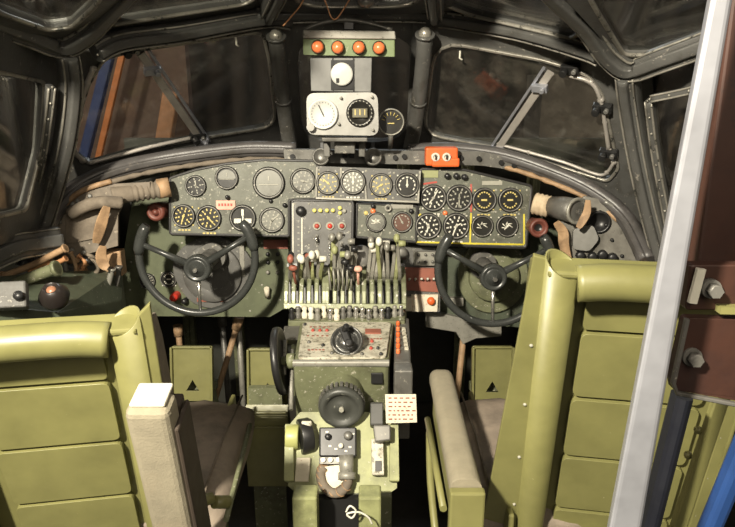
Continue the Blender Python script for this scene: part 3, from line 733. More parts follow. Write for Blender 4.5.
# left trim wheel seen edge-on
cw = PZ(280,360,.73)
M_ = MX.Translation(P(279,361,1.50)) @ MX.Rotation(R(82), 4, 'Y') @ MX.Rotation(R(0), 4, 'X')
ew = MB(M_).lathe([(.0,.0),(.07,.0),(.078,-.006),(.086,-.004),(.088,.004),(.086,.012),(.078,.014),(.07,.008),(0,.008)], seg=40).build('elevator_trim_wheel', black, pd)
b = MB(); c = P(279,361,1.50); b.cyl(c, c+V((.06,0,0)), .012, seg=14); b.cyl(c+V((.02,0,0)), c+V((.04,0,0)), .02, seg=14); b.build('wheel_shaft', ped_dark, pd)
b = MB(); hexa(b, topq([(284,326),(301,326),(299,340),(283,340)], zt-.01), topq([(284,330),(301,330),(299,344),(283,344)], zt-.06)); b.build('bracket_block', greymetal, pd, bev=.003)
b = MB(); b.tube([P(285,340,1.55), P(284,375,1.50)], .006, 8); b.tube([P(292,350,1.55), P(291,410,1.42)], .006, 8); b.build('side_rod', strip_m, pd)
# lower sloping body
lo = PL(342,455,1.36,38)
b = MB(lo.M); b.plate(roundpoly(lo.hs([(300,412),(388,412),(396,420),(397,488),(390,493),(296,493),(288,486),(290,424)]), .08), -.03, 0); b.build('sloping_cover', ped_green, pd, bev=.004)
A = [lo.w(*lo.h(x, y)) for x, y in ((296,412),(390,412),(392,492),(294,492))]
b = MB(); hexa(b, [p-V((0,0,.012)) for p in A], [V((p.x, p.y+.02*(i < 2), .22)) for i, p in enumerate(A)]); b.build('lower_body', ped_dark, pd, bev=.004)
for s_, x in ((0, 305), (1, 370)):
    c = P(x, 512, 1.20); b = MB(); b.box((c.x, c.y+.02, c.z*.5+.02), (.055 if s_ == 0 else .05, .05, c.z+.04)); b.build('leg', ped_green, pd, bev=.005)
c = P(343,500,1.26); MB().box((c.x-.01, c.y+.06, .25), (.17,.06,.5)).build('base_box', black, pd)
# controller box on the slope
bx = thing('controller_box', 'small black controller box with two knobs and a plug, low on the pedestal', 'control box', lo.w(*lo.h(338,443), .0))
b = MB(lo.M); b.plate(lo.hs([(320,429),(357,429),(357,458),(320,458)]), .0, .035); b.build('housing', black, bx, bev=.004)
LP2 = PL(0,0,0,38,o=lo.w(*lo.h(338,443), .035))
knob(bx, LP2, 328,437,3.2, black, .014); knob(bx, LP2, 348,436,4.4, greymetal, .014); knob(bx, LP2, 341,446,2.6, mark_w, .01)
b = MB(LP2.M)
for x, y in ((327,432),(330,446),(336,449),(350,447),(346,451),(353,434)): b.box((*LP2.h(x,y), .0006), (.007,.004,.0012))
b.build('markings', mark_w, bx)
b = MB(lo.M); b.plate(lo.hs([(320,458),(345,458),(345,465),(320,465)]), .005, .028); b.build('terminal_block', greymetal, bx, bev=.002)
b = MB(lo.M)
for x in (324,331,339): b.cyl((*lo.h(x,461), .028), (*lo.h(x,461), .036), .006, seg=8)
b.build('terminals', mark_w, bx)
u, v = lo.h(346,455, .03); u2, v2 = lo.h(347,476, .03)
MB(lo.M).cyl((u,v,.03),(u2,v2,.028), .019, .016, seg=16).cyl((u2,v2+.008,.028),(u2,v2-.008,.028), .021, seg=16).build('plug', strip_m, bx)
cb_ = thing('cable_loop', 'thick tan wrapped cable looping below the black controller box', 'cable', lo.w(*lo.h(335,482), .01))
q = [V((*lo.h(x,y), z)) for x, y, z in ((347,474,.028),(348,484,.03),(340,493,.028),(330,492,.022),(323,484,.02),(321,474,.018),(324,468,.016))]
MB(lo.M).tube(smooth(q, 6), .0115, 10).build('cable', taupe, cb_)
b = MB(lo.M)
for p in smooth(q, 3)[::2]: b.tube([p+V((0,0,-.001)), p+V((.002,.002,.001))], .0135, 10)
b.build('binding', leather, cb_)
b = MB(lo.M); q = [V((*lo.h(x,y), .03)) for x, y in ((327,470),(334,476),(342,476))]; b.plate([(q_.x, q_.y) for q_ in [V((*lo.h(x,y),0)) for x, y in ((324,467),(340,465),(346,482),(334,490),(327,486))]], .004, .018); b.build('clear_cover', card, cb_, bev=.003)
# side levers and rollers on the slope
rl_ = thing('trim_drum', 'yellow-green roller with a black drum, left on the pedestal slope', 'roller', P(297,440,1.38))
c = P(291,437,1.38); MB().cyl(c-V((.012,0,0)), c+V((.02,0,0)), .03, seg=24).build('roller', mat('roller_green', (.42,.43,.16), .4), rl_, bev=.003)
MB().cyl(c+V((.02,.0,0)), c+V((.048,.01,0)), .043, seg=24).build('drum', black, rl_, bev=.003)
b = MB(lo.M); b.plate(lo.hs([(297,458),(311,458),(309,482),(295,482)]), .0, .012); b.build('pale_plate', card, rl_, bev=.002)
b = MB(lo.M); b.plate(lo.hs([(303,423),(313,423),(313,432),(302,432)]), .0, .04); b.build('worn_block', deck_m, rl_, bev=.003)
rr2 = thing('brake_lever', 'scuffed pale lever in a bracket, right on the pedestal slope', 'lever', P(378,450,1.36))
b = MB(lo.M); b.plate(lo.hs([(371,440),(383,440),(384,476),(372,476)]), .0, .03); b.build('lever_arm', deck_m, rr2, bev=.003)
b = MB(lo.M); b.plate(lo.hs([(373,428),(390,428),(390,443),(375,445)]), .0, .06); b.build('grip', greymetal, rr2, bev=.004)
b = MB(lo.M); b.plate(lo.hs([(370,405),(383,405),(383,428),(370,428)]), .0, .045); b.build('housing', mat('dark_housing', (.045,.045,.04), .45), rr2, bev=.004)
b = MB(lo.M); b.plate(lo.hs([(375,462),(381,462),(381,472),(375,472)]), .03, .035); b.build('slot', black, rr2)
for x, lb in ((290,'L'),(394,'R')):
    b = MB(lo.M); b.plate(lo.hs([(x-4,425),(x+4,425),(x+5,482),(x-5,482)]), -.05, .022); b.build('side_flange', ped_green, pd, bev=.003)
w = thing('safety_wire', 'loop of bare wire at the foot of the pedestal', 'wire', P(355,515,1.2))
MB().tube(smooth([P(x,y,1.16) for x, y in ((346,512),(350,506),(356,511),(352,518),(347,514),(358,512),(368,517),(372,524))], 5), .0022, 6).build('wire', mark_w, w)
# hanging card
cdp = PL(401,408,1.38,10); t = thing('data_card', 'cream paper card hanging below the grey box on the pedestal side', 'card', cdp.o)
MB(cdp.M).plate(cdp.hs([(385,394),(416,394),(417,422),(386,423)]), -.0, .004).build('card_sheet', card, t, bev=.001)
b = MB(cdp.M)
random.seed(5)
for r_ in range(6):
    x = 388
    while x < 412:
        wd = random.uniform(2,5); p = cdp.h(x+wd/2, 397.5+r_*4.2)
        b.box((*p, .0044), (wd*.8*cdp.s, 1.3*cdp.s, .0006)); x += wd+1.5
b.build('printing', redbrown, t)

# ------------------------------------------------------------------ rudder pedals
def pedal(cx, cy, w, h, label, Y, tri=True, louver=False):
    pl = PL(cx, cy, Y, 12); W = w*pl.s; H = h*pl.s
    t = thing('rudder_pedal', label, 'pedal', pl.w(0, -H/2), 'rudder pedals')
    outer = rrect(W, H, .012)
    ty = -H*.22
    hole = [(-.022, ty-.018), (.022, ty-.018), (0, ty+.02)]
    MB(pl.M).plate(outer, 0, .008, [hole]).build('foot_plate', seat_green, t, bev=.002)
    b = MB(pl.M)
    for s_ in (-1, 1): b.box((s_*(W/2-.004), 0, .014), (.008, H*.96, .02))
    b.box((0, H/2-.004, .012), (W*.9, .008, .016)); b.build('side_flange', seat_green, t, bev=.002)
    MB(pl.M).cyl((-W*.3, -H*.3, -.06), (-W*.3, -H*.3, 0), .012).cyl((W*.3, -H*.3, -.06), (W*.3, -H*.3, 0), .012).box((0,-H*.3,-.07),(W*.9,.03,.03)).build('hinge_bar', ped_dark, t)
    b = MB()
    for s_ in (-1, 1):
        p = pl.w(s_*W*.3, -H*.3, -.07); b.tube([p, V((p.x, p.y+.1, p.z*.5)), V((p.x, p.y+.12, .02))], .012, 8)
    b.build('arm', ped_dark, t)
    if louver:
        b = MB(pl.M)
        for k in range(3): b.box((0, -H/2-.01-.02*k, .012), (W*.95, .012, .02))
        b.build('toe_ridge', seat_green, t, bev=.004)
pedal(193,373,42,56,'leftmost green rudder pedal with a triangular hole, before the left seat', 2.0)
pedal(268,376,40,58,'green rudder pedal with a triangular hole, close to the pedestal', 1.9, louver=True)
pedal(492,374,42,58,'green rudder pedal with a triangular hole, before the right seat', 2.0)
# yellow-green guard under the inner pedal
g = thing('foot_guard', 'curved green foot guard standing between the left seat and pedestal', 'guard', P(267,440,1.72))
gp = PL(267,425,1.74,10)
b = MB(gp.M); W = 42*gp.s
prof = [(0,.0),(.02,.012),(.05,.018),(.09,.012),(.13,.0),(.19,-.02)]
for x in (0,): 
    vs = []; 
    for k in range(9):
        xx = -W/2+W*k/8
        for yv, zv in prof: vs.append((xx, .06-yv*1.4, zv))
    m_ = len(prof); b.raw(vs, [(i*m_+j, i*m_+j+1, (i+1)*m_+j+1, (i+1)*m_+j) for i in range(8) for j in range(m_-1)], 0, True)
    vs2 = [(x_, y_, z_-.012) for x_, y_, z_ in vs]; b.raw(vs2, [(i*m_+j, i*m_+j+1, (i+1)*m_+j+1, (i+1)*m_+j) for i in range(8) for j in range(m_-1)], 0, True)
b.build('guard_sheet', seat_green, g)
b = MB(gp.M)
for yv in (.045,.03,-.0): b.box((0, yv, .018), (W*.98,.008,.012))
b.build('ridges', seat_green, g, bev=.003)
c = P(267,455,1.76); b = MB(); b.box((c.x, c.y+.03, .27), (W*.8,.02,.54)); b.build('support_plate', ped_dark, g)
# floor hardware: steps, push rods and cables in the nose well
for k, (x, y0, x2, y2, Y, m, lb) in enumerate(((178,330,185,400,2.3,leather,'rusty brown control rod behind the left rudder pedal'),(222,320,228,395,2.35,greymetal,'thin grey control rod right of the left rudder pedal'),(240,322,212,410,2.2,leather,'slanting brown control rod between the left pair of pedals'),(238,318,240,350,2.25,strip_m,'short pale control rod leading down to the inner pedal'),(465,325,462,350,2.1,leather,'short brown control rod above the right pedal'))):
    b = MB(); a, c = P(x,y0,Y), P(x2,y2,Y); a.z += .02; c = a+(c-a)*((a.z-.01)/(a.z-c.z)); b.cyl(a, c, .011, seg=10); b.cyl(a, a.lerp(c,.08), .018, seg=10); b.cyl(c, c.lerp(a,.08), .018, seg=10)
    tag(b.build('control_rod', m), lb, 'rod', 'control rods in the nose')

# ------------------------------------------------------------------ seats
def seat(cx, Yt, zt_, lean, mir, nm, cush_z, lbl):
    """mir = -1: inner side (towards the pedestal) at +x (left seat); +1: inner side at -x"""
    pl = PL(0,0,0,-lean,-mir*10,o=V((cx, Yt, zt_)))
    t = thing('pilot_seat', lbl, 'seat', (cx, Yt+.25, 0), 'pilot seats')
    W, H = .32, .70; S = -mir  # S: sign of the inner side
    # sheet
    RC = pl.M @ MX.Translation(V((0,0,-.034)))
    MB(RC).plate([(-W/2,-H),(W/2,-H),(W/2,-.01),(-W/2,-.01)], -.012, 0).build('backrest_shell', seat_green, t, bev=.002)
    # top roll
    q = [V((-W/2-.01, .0, .0)), V((-W*.2, .004, .0)), V((W*.2, .006, .0)), V((W/2-.035, .0, 0))] if S > 0 else [V((-W/2+.035,.0,0)), V((-W*.2,.006,0)), V((W*.2,.004,0)), V((W/2+.01,.0,0))]
    prof = [(.0+.026*cos(a), .0+.026*sin(a)) for a in [pi*2*k/16 for k in range(16)]]
    b = MB(pl.M); b.tube([v+V((0,-.020,.012)) for v in smooth(q, 4)], .029, 20)
    b.build('top_roll', seat_green, t)
    MB(pl.M).box((0, -.002, -.004), (W+.02,.012,.05)).build('top_lip', seat_green, t, bev=.004)
    # stamped panels
    pitch = .108; y0 = -.075; xa, xb = (-W/2+.045, W/2-.06) if S > 0 else (-W/2+.06, W/2-.045)
    heights = [(y0-0, .055), ] ; ys = [-.03, -.137, -.137-.145, -.137-.29, -.137-.435, -.695]
    tilt = .012*mir*-1
    for a, c in zip(ys[:-1], ys[1:]):
        pts = [(xa, c+.009), (xb, c+.009), (xb, a), (xa, a)]
        MB(RC).plate(roundpoly(pts, .1), 0, .014).build('stamped_panel', seat_green, t, bev=.006, seg=3)
    # inner side channel: an open half pipe with flange
    xc = S*(W/2-.012)
    r0, r1 = .027, .024
    b = MB(pl.M); N = 20
    arc = [2*pi*k/N for k in range(N+1)]
    out = [(xc+r0*cos(a), r0*sin(a)+.0) for a in arc[:-1]]; inn = [(xc+r1*cos(a), r1*sin(a)) for a in arc[:-1]]
    vs = [(x, y_, z) for (x, z) in out for y_ in (.006+S*(x-xc)*.5-z*.35, -H)]+[(x, y_, z) for (x, z) in inn for y_ in (.006+S*(x-xc)*.5-z*.35, -.2)]
    fs = []
    for k in range(N):
        k2 = (k+1)%N
        fs += [(2*k, 2*k2, 2*k2+1, 2*k+1), (2*N+2*k, 2*N+2*k+1, 2*N+2*k2+1, 2*N+2*k2), (2*k, 2*N+2*k, 2*N+2*k2, 2*k2)]
    b.raw(vs, fs, 0, True)
    b.build('side_channel', seat_green, t)
    b = MB(pl.M)
    b.plate([(xc+S*.022, .016), (xc+S*.045, .04 if mir < 0 else .022), (xc+S*(.045+.055*(mir > 0)), -H), (xc+S*.022, -H)], -.006, .004)
    b.build('side_flange', seat_green, t, bev=.002)
    # bolster going forward
    b = MB(pl.M @ MX.Translation(V((xc+S*.043,0,0))) @ MX.Rotation(R(90), 4, 'Y')); b.plate([(0,.012),(.03,-.0),(.055,-.06),(.085,-.25),(.1,-H),(0,-H)], -.003, .003); b.build('inner_bolster', seat_green if mir > 0 else taupe, t, bev=.002)
    b = MB(pl.M); b.box((-S*(W/2+.004), -H*.5, -.05), (.006, H, .11)).box((-S*(W/2-.006), -H*.5, 0), (.022, H, .006)); b.build('outer_bolster', seat_green, t, bev=.002)
    # rivets and screws
    for c_ in [(-S*W/2+S*.011, -.12-.1*k, 0) for k in range(5)]+[(-.06,-.018,.034),(.05,-.018,.034)]+[(xc+S*.034, -.15-.13*k, .004) for k in range(4)]:
        MB(pl.M).ball(c_, .0035, 0, 8).build('rivet', mark_g, t)
    # pan, cushion, frame
    yb = pl.w(0,-.62).y
    MB().box((cx, yb+.25, cush_z-.09), (W+.02, .52, .03)).box((cx-W/2-.005, yb+.25, cush_z-.045), (.012,.52,.08)).box((cx+W/2+.005, yb+.25, cush_z-.045), (.012,.52,.08)).build('seat_pan', seat_green, t, bev=.004)
    cu = MB()
    n_ = 14; wc_, lc = W+.09, .49; ccx = cx+S*.038
    vs = []; 
    for zz in (0, 1):
        for i in range(n_+1):
            for j in range(n_+1):
                fx, fy = i/n_*2-1, j/n_*2-1
                ed_ = (1-abs(fx)**6)*(1-abs(fy)**6)
                z = cush_z-.075 if zz == 0 else cush_z-.05+.06*ed_+.004*sin(i*1.7+j*.9)+.003*sin(j*2.3-i)
                vs.append((ccx+fx*(1-.13*max(0,fy)**3)*wc_/2*(1 if zz else .97), yb+.27+fy*lc/2, z))
    m1 = (n_+1)**2; fs = []
    for i in range(n_):
        for j in range(n_):
            a = i*(n_+1)+j; fs += [(a, a+1, a+n_+2, a+n_+1), (m1+a, m1+a+n_+1, m1+a+n_+2, m1+a+1)]
    for i in range(n_):
        for a, c in ((i*(n_+1), (i+1)*(n_+1)), (i*(n_+1)+n_, (i+1)*(n_+1)+n_), (i, i+1), (n_*(n_+1)+i, n_*(n_+1)+i+1)): fs.append((a, c, m1+c, m1+a))
    cu.raw(vs, fs, 0, True); cus = cu.build('cushion', cushion_m, t)
    b = MB(); b.tube([V((ccx+S*(wc_/2-.045), yb+.05, cush_z+.0105)), V((ccx+S*(wc_/2-.05), yb+.25, cush_z+.0125)), V((ccx+S*(wc_/2-.045), yb+.47, cush_z+.0115))], .003, 6); b.build('seam', taupe, cus)
    for sx in (-1, 1):
        for yy in (.05, .42):
            MB().tube([V((cx+sx*W*.4, yb+yy, cush_z-.1)), V((cx+sx*W*.42, yb+yy+.02, .02))], .014, 10).build('leg', ped_dark, t)
        MB().box((cx+sx*W*.42, yb+.25, .012), (.03,.6,.024)).build('floor_rail', greymetal, t)
    return t, pl, W, H, S
t, pl, W, H, S = seat(-.537, .93, 1.074, 15, -1, 'l', .62, 'olive green pilot seat at lower left, its armrest folded upright')
# left armrest folded up
ap = PL(0,0,0,-13,o=P(150,401,.84))
k = MB(ap.M); k.box((0,-.17,.0), (.066,.34,.05)); 
pad = k.build('arm_pad', canvas, t, bev=.012, seg=3)
MB(ap.M).box((.036,-.205,-.018), (.008,.33,.068)).box((0,-.2,-.045),(.06,.33,.03)).build('arm_frame', mat('arm_side_shade', (.05,.036,.025), .7), t, bev=.004)  # dark brown side sheet paints in the shade on the pad's right side
MB(ap.M).box((.0,.003,-.01), (.052,.006,.05)).build('arm_end_highlight', mat('arm_end_lit', (.66,.62,.5), .6, bump=.3), pad, bev=.003)  # pale colour paints in the light falling on the pad's top end
c = P(205,500,1.05); MB().tube([P(176,525,.98), P(205,500,1.05), P(212,498,1.06)], .012, 8).cyl(P(214,502,1.08), P(228,502,1.10), .013, seg=14).build('arm_bracket', seat_green, t)
MB().tube([P(250,425,1.45), P(226,520,1.08)], .006, 8).build('adjusting_rod', ped_dark, t)
t, pl, W, H, S = seat(.447, .92, 1.172, 14, 1, 'r', .64, 'olive green pilot seat at right, its armrest lowered forward')
a0 = P(441,378,1.42); a1 = P(466,492,.97)
d = (a0-a1); 
q = [a1, a1+d*.3, a1+d*.7, a1+d*.95, a0+V((0,.0,-.006))]
MB().sweep(smooth(q, 4), rrect(.056, .05, .018, 4), None, 0, sm=True, scale=None).build('arm_pad', canvas, t, bev=.004)
off = V((0,0,-.04))
MB().sweep([a1+off-V((0,.01,0)), a1+d*.85+off], rrect(.05, .05, .006, 2), None, 0).box(a1+V((0,-.012,-.03)), (.062,.02,.085)).build('arm_frame', seat_green, t, bev=.004)
b = MB(); 
b.tube(smooth([a1+V((-.035,.30,-.06)), a1+V((-.04,.2,-.12)), a1+V((-.035,.1,-.2)), a1+V((-.03,.08,-.3))], 4), .008, 8)
b.tube([a1+V((-.036,.34,-.05)), a1+V((-.036,.02,-.05))], .007, 8); b.build('arm_linkage', seat_green, t)
sc_ = P(622,278,.9)

# ------------------------------------------------------------------ side equipment, left
ap_ = PL(95,225,1.84,6,12)
t = thing('duct_panel', 'brown canvas and metal arch panel at the far left end of the dashboard', 'panel', ap_.o)
outer = ap_.hs([(54,262),(55,232),(62,212),(80,194),(110,184),(150,182),(150,196),(125,200),(118,215),(118,246),(88,254)])
MB(ap_.M).plate(outer, -.02, 0).build('arch_sheet', mat('arch_brown', (.2,.165,.125), .6, 0, wear=.35, wcol=(.4,.34,.26), wscale=30, dirt=.6), t, bev=.003)
MB(ap_.M).plate(roundpoly(ap_.hs([(66,214),(104,206),(106,236),(66,244)]), .15), 0, .008).build('canvas_insert', taupe, t, bev=.003)
for x, y in ((73,204),(78,201),(76,208),(58,248),(62,252),(72,250),(66,247),(84,252),(90,196),(60,222),(58,235)):
    u, v = ap_.h(x, y); MB(ap_.M).lathe([(.007,0),(.006,.006),(.003,.007),(0,.005)], (u,v,0), 8).build('bolt', silver, t)
MB(ap_.M).tube(smooth([V((*ap_.h(x,y), .006)) for x, y in ((57,222),(66,204),(84,190),(112,181))], 4), .008, 8).build('edge_piping', leather, t)
dt = thing('air_duct', 'corrugated tan and grey air hose end left of the left panel', 'duct', P(150,194,1.88))
b = MB(); a, c = P(112,196,1.86), P(168,188,1.93); N = 40
b.tube([a.lerp(c, k/N) for k in range(N+1)], .026, 16, scale=[(1+.13*sin(k*1.6)) if k > 14 else 1.0 for k in range(N+1)]); b.build('hose', taupe, dt)
a2, c2 = P(158,189,1.92), P(170,187,1.93); MB().cyl(a2, c2, .03, seg=18).build('leather_cuff', leather, dt)
dl = thing('hose_elbow', 'smooth grey canvas hose bending down beside the arch panel', 'duct', P(110,200,1.83))
MB().tube(smooth([P(70,214,1.80), P(88,205,1.80), P(105,202,1.81), P(122,203,1.83)], 5), .018, 12).build('hose', taupe, dl)
for k, (pts, lb) in enumerate(((((107,206),(103,218),(99,232),(96,243)),'upper tan leather strap hanging beside the arch panel'),(((103,246),(101,255),(103,264),(108,268)),'lower tan leather strap hanging below the arch panel'))):
    q = smooth([P(x,y,1.80) for x, y in pts], 4)
    MB().sweep(q, rrect(.03, .005, .002, 2), CEN, 0, scale=[.5+.6*sin(pi*(i+1)/(len(q)+1)) for i in range(len(q))]).build('strap', leather)
    o = C.objects[-1]; o.name = 'leather_strap'; tag(o, lb, 'strap')
b = MB(); b.box(P(115,262,1.9), (.055,.04,.08)); tag(b.build('cable_box', leather, bev=.004), 'rusty tan box beside the lower leather strap', 'box')
# tangle of pipes
pipes = [
 ([(62,258),(66,275),(64,300),(70,316)], 1.78, .009, greymetal, 'grey pipe running down from the arch panel, outermost'),
 ([(70,252),(76,268),(72,290),(60,312)], 1.8, .006, leather, 'thin tan pipe twisting below the arch panel'),
 ([(84,312),(100,302),(108,285),(112,268)], 1.83, .009, strip_m, 'pale curved pipe beside the green panel edge'),
 ([(96,316),(108,300),(117,282),(119,266)], 1.87, .008, greymetal, 'grey curved pipe nearest the green lower panel'),
 ([(78,255),(85,262),(82,272),(90,282),(86,296)], 1.82, .006, copper, 'kinked coppery wire bundle below the arch panel'),
 ([(0,277),(30,266),(50,256),(66,248)], 1.66, .009, leather, 'long tan pipe running under the left window sill'),
 ([(30,272),(44,264),(58,262),(66,258)], 1.68, .007, copper, 'short coppery pipe under the left window sill'),
 ([(0,292),(30,278),(58,268)], 1.62, .016, ped_dark, 'thick dark green pipe across the left side wall'),
 ([(90,256),(98,268),(92,280),(100,292)], 1.84, .007, taupe, 'brown cable sagging beside the tan straps'),
]
for pts, Y, r, m, lb in pipes:
    q = smooth([P(x,y,Y) for x, y in pts], 5); b = MB(); b.tube(q, r, 8); 
    b.tube([q[0], q[1]], r*1.4, 8); b.tube([q[-2], q[-1]], r*1.4, 8)
    tag(b.build('pipe', m), lb, 'pipe')
b = MB(); random.seed(11)
cl = thing('valve_cluster', 'jumble of small brass and steel fittings below the arch panel', 'fittings', P(82,262,1.82))
for k in range(12):
    c = P(random.uniform(66,98), random.uniform(252,282), 1.84+random.uniform(-.02,.03)); d = V((random.uniform(-1,1), random.uniform(-.4,.4), random.uniform(-1,1))).normalized()*.016
    MB().cyl(c-d, c+d, random.uniform(.005,.011), seg=8).ball(c+d, .008, 0, 8).build('fitting', random.choice((leather, silver, black, copper, taupe)), cl)
# side console and lamp
sc = thing('side_console', 'dark green side console with a grey switch box at far left', 'console', P(30,300,1.5))
b = MB(); T = [P(-80,300,1.30), P(-80,282,1.5), P(60,272,1.75), P(122,268,1.95), P(122,300,1.86), P(60,312,1.5)]
hexa(b, T, [V((p.x, p.y, .2)) for p in T]); b.build('body', green_dark, sc, bev=.004)
gb = PL(15,297,1.40,35,15)
b = MB(gb.M); b.plate(gb.hs([(-10,286),(29,284),(30,310),(-10,312)]), 0, .03); b.build('switch_box', panel_grey, sc, bev=.004)
knob(sc, PL(0,0,0,35,15,o=gb.w(0,0,.03)), 20,297,5, black, .02)
lm = thing('side_lamp', 'black cone lamp with a brown lens on the left console', 'lamp', P(54,300,1.45))
M_ = MX.Translation(P(54,296,1.46)) @ MX.Rotation(R(38), 4, 'X') @ MX.Rotation(R(8), 4, 'Y')
MB(M_).lathe([(.014,-.03),(.03,-.02),(.036,.0),(.026,.02),(.017,.035),(.014,.035),(.012,.028),(0,.026)], seg=24).build('shade', mat('lamp_black', (.025,.02,.018), .3), lm)
MB(M_).ball((0,0,.026), .012, 0, 12, (1,1,.6)).build('lens', mat('brown_lens', (.35,.17,.1), .3), lm)

# ------------------------------------------------------------------ side equipment, right
rt = thing('ventilation_duct', 'grey air duct with an open round end right of the engine panel', 'duct', P(570,212,1.88))
a, c = P(549,206,1.95), P(577,211,1.83)
b = MB(); b.tube([a, a.lerp(c,.5), c], .036, 22, scale=[.85,1,1]); b.build('barrel', greymetal, rt)
d = (c-a).normalized(); M_ = MX.Translation(c) @ d.to_track_quat('Z','Y').to_matrix().to_4x4()
MB(M_).lathe([(.036,-.004),(.040,.0),(.040,.006),(.031,.007),(.029,-.02),(0,-.02)], seg=24).build('end_ring', strip_m, rt)
MB(M_).ball((.010,-.003,-.012), .017, 0, 14, (1,1.2,.8)).build('nozzle_ball', chrome, rt)
wa, wb_ = P(533,203,1.96), P(550,207,1.94)
N = 12; tag(MB().tube([wa.lerp(wb_,k/N) for k in range(N+1)], .034, 16, scale=[.8]+[1+.05*sin(k*2) for k in range(N-1)]+[.9]).build('cloth_wrap', mat('cream_cloth', (.62,.5,.34), .8, dirt=.4, dcol=(.35,.24,.14), bump=.4)), 'cream cloth wrapping between the engine panel and the duct', 'wrapping')
for k, (pts, m, w_, lb) in enumerate((([(588,200),(587,212),(582,222),(578,228)], leather, .022, 'small tan strap hanging in front of the round duct end'),([(556,222),(563,232),(564,245),(569,262)], leather, .03, 'reddish tan strap hanging under the duct barrel'))):
    q = smooth([P(x,y,1.80+.05*k) for x, y in pts], 4)
    tag(MB().sweep(q, rrect(w_, .005, .002, 2), CEN, 0, scale=[.5+.6*sin(pi*(i+1)/(len(q)+1)) for i in range(len(q))]).build('leather_strap', m), lb, 'strap')
rp2 = PL(605,232,1.86,6,-12)
t = thing('arch_panel', 'curved grey quadrant plate studded with bolts at the right dashboard end', 'panel', rp2.o)
arc = [(560,215),(585,196),(606,200),(622,212),(634,232),(640,252),(641,276),(560,276)]
MB(rp2.M).plate(rp2.hs(arc), -.02, 0).build('quadrant_plate', mat('quadrant_grey', (.2,.19,.165), .5, .2, wear=.45, wcol=(.09,.085,.07), wscale=30, dirt=.5), t, bev=.003)
MB(rp2.M).tube(smooth([V((*rp2.h(x,y), .006)) for x, y in ((604,201),(619,212),(631,231),(637,250))], 4), .008, 8).build('edge_strip', silver, t)
for x, y in ((612,210),(619,217),(625,226),(630,236),(633,247),(600,212),(606,225),(598,238),(590,246),(612,240),(622,256)):
    u, v = rp2.h(x, y); MB(rp2.M).lathe([(.006,0),(.005,.006),(0,.007)], (u,v,0), 8).build('bolt', black, t)
b = MB(rp2.M); u, v = rp2.h(599,222); b.lathe([(.034,0),(.034,.008),(.026,.008),(.026,.001),(0,.001)], (u,v,0), 22); b.build('port_ring', black, t)
b = MB(rp2.M); b.plate(roundpoly(rp2.hs([(572,228),(592,224),(598,238),(588,250),(572,248)]), .25), 0, .03); b.build('cast_bracket', silver, t, bev=.004)
b = MB(rp2.M)
for k, (x, y) in enumerate(((580,255),(592,256),(602,254),(612,257))): u, v = rp2.h(x, y); b.lathe([(.014,0),(.014,.02),(.008,.024),(0,.022)], (u,v,0), 14)
b.build('port_cap', black, t)

# ------------------------------------------------------------------ compass stack in the middle of the windshield
gl = PL(349,45,1.84,-4)
t = thing('warning_light_rail', 'green rail carrying four round orange lamps above the compass', 'light panel', gl.o)
MB(gl.M).plate(gl.hs([(303,39),(395,40),(395,57),(303,55)]), -.03, 0).build('rail', mat('rail_green', (.17,.22,.1), .5, wear=.3, wcol=(.4,.4,.3), wscale=60), t, bev=.003)
MB(gl.M).plate(gl.hs([(303,30),(395,31),(396,39.5),(303,38.5)]), -.05, .006).build('top_cover', strip_m, t, bev=.003)
for x, y in ((318,47),(338,47.5),(359,47.5),(379,48)):
    u, v = gl.h(x, y); r = 6.3*gl.s
    o = MB(gl.M).lathe([(r*1.0,0),(r*1.1,.004),(r,.010)], (u,v,0), 20).build('lamp', black, t)
    MB(gl.M).lathe([(r*.95,.008),(r*.9,.02),(r*.6,.027),(0,.029)], (u,v,0), 20).build('lens', lamp_or, o)
MB().tube(smooth([P(x,y,1.86) for x, y in ((304,30),(322,23),(345,20),(368,23),(392,30))], 4), .006, 8).build('hanger_bow', greymetal, t)
MB().box(P(349,25,1.88), (.03,.04,.03)).build('hanger_clamp', black, t, bev=.003)
gp_ = PL(341,74,1.85,-4)
t2 = thing('gauge_mount', 'grey flat box with a small white dial, hanging under the lamp rail', 'instrument', gp_.o)
MB(gp_.M).plate(gp_.hs([(310,58),(372,58),(371,92),(311,91)]), -.05, 0).build('housing', mat('mount_grey', (.2,.2,.19), .45, wear=.15, wcol=(.3,.3,.28)), t2, bev=.002)
MB(gp_.M).plate(gp_.hs([(331,60),(354,60),(354,90),(331,90)]), 0, .004).build('dial_plate', black, t2, bev=.001)
u, v = gp_.h(342,74); MB(gp_.M).lathe([(.030,.004),(.031,.012),(.027,.014),(0,.014)], (u,v,0), 26).build('white_dial', white_d, t2)
MB(gp_.M).box((u-.012, v-.016, .016), (.008,.012,.003)).build('pointer', black, t2)
MB(gp_.M).box((*gp_.h(333,75),.003), (.003,.09,.004)).box((*gp_.h(353.5,75),.003), (.003,.09,.004)).build('side_bars', black, t2)
cp = PL(342,114,1.83,2)
t3 = thing('magnetic_compass', 'silver rounded twin-dial unit with a pale dial and a dark compass card', 'compass', cp.o)
MB(cp.M).plate(roundpoly(cp.hs([(306,93),(378,92),(379,136),(307,135)]), .22, 5), -.05, 0).build('housing', silver, t3, bev=.006)
u, v = cp.h(323,114); r = 14*cp.s
o = MB(cp.M).lathe([(r*1.05,0),(r*1.08,.008),(r*.98,.012),(r*.9,.006),(0,.006)], (u,v,0), 30).build('pale_dial', white_d, t3)
b = MB(cp.M)
for k in range(24):
    a = 2*pi*k/24; b.box((u+r*.8*cos(a), v+r*.8*sin(a), .0072), (.0022,.0022,.001))
b.build('scale_ticks', black, o)
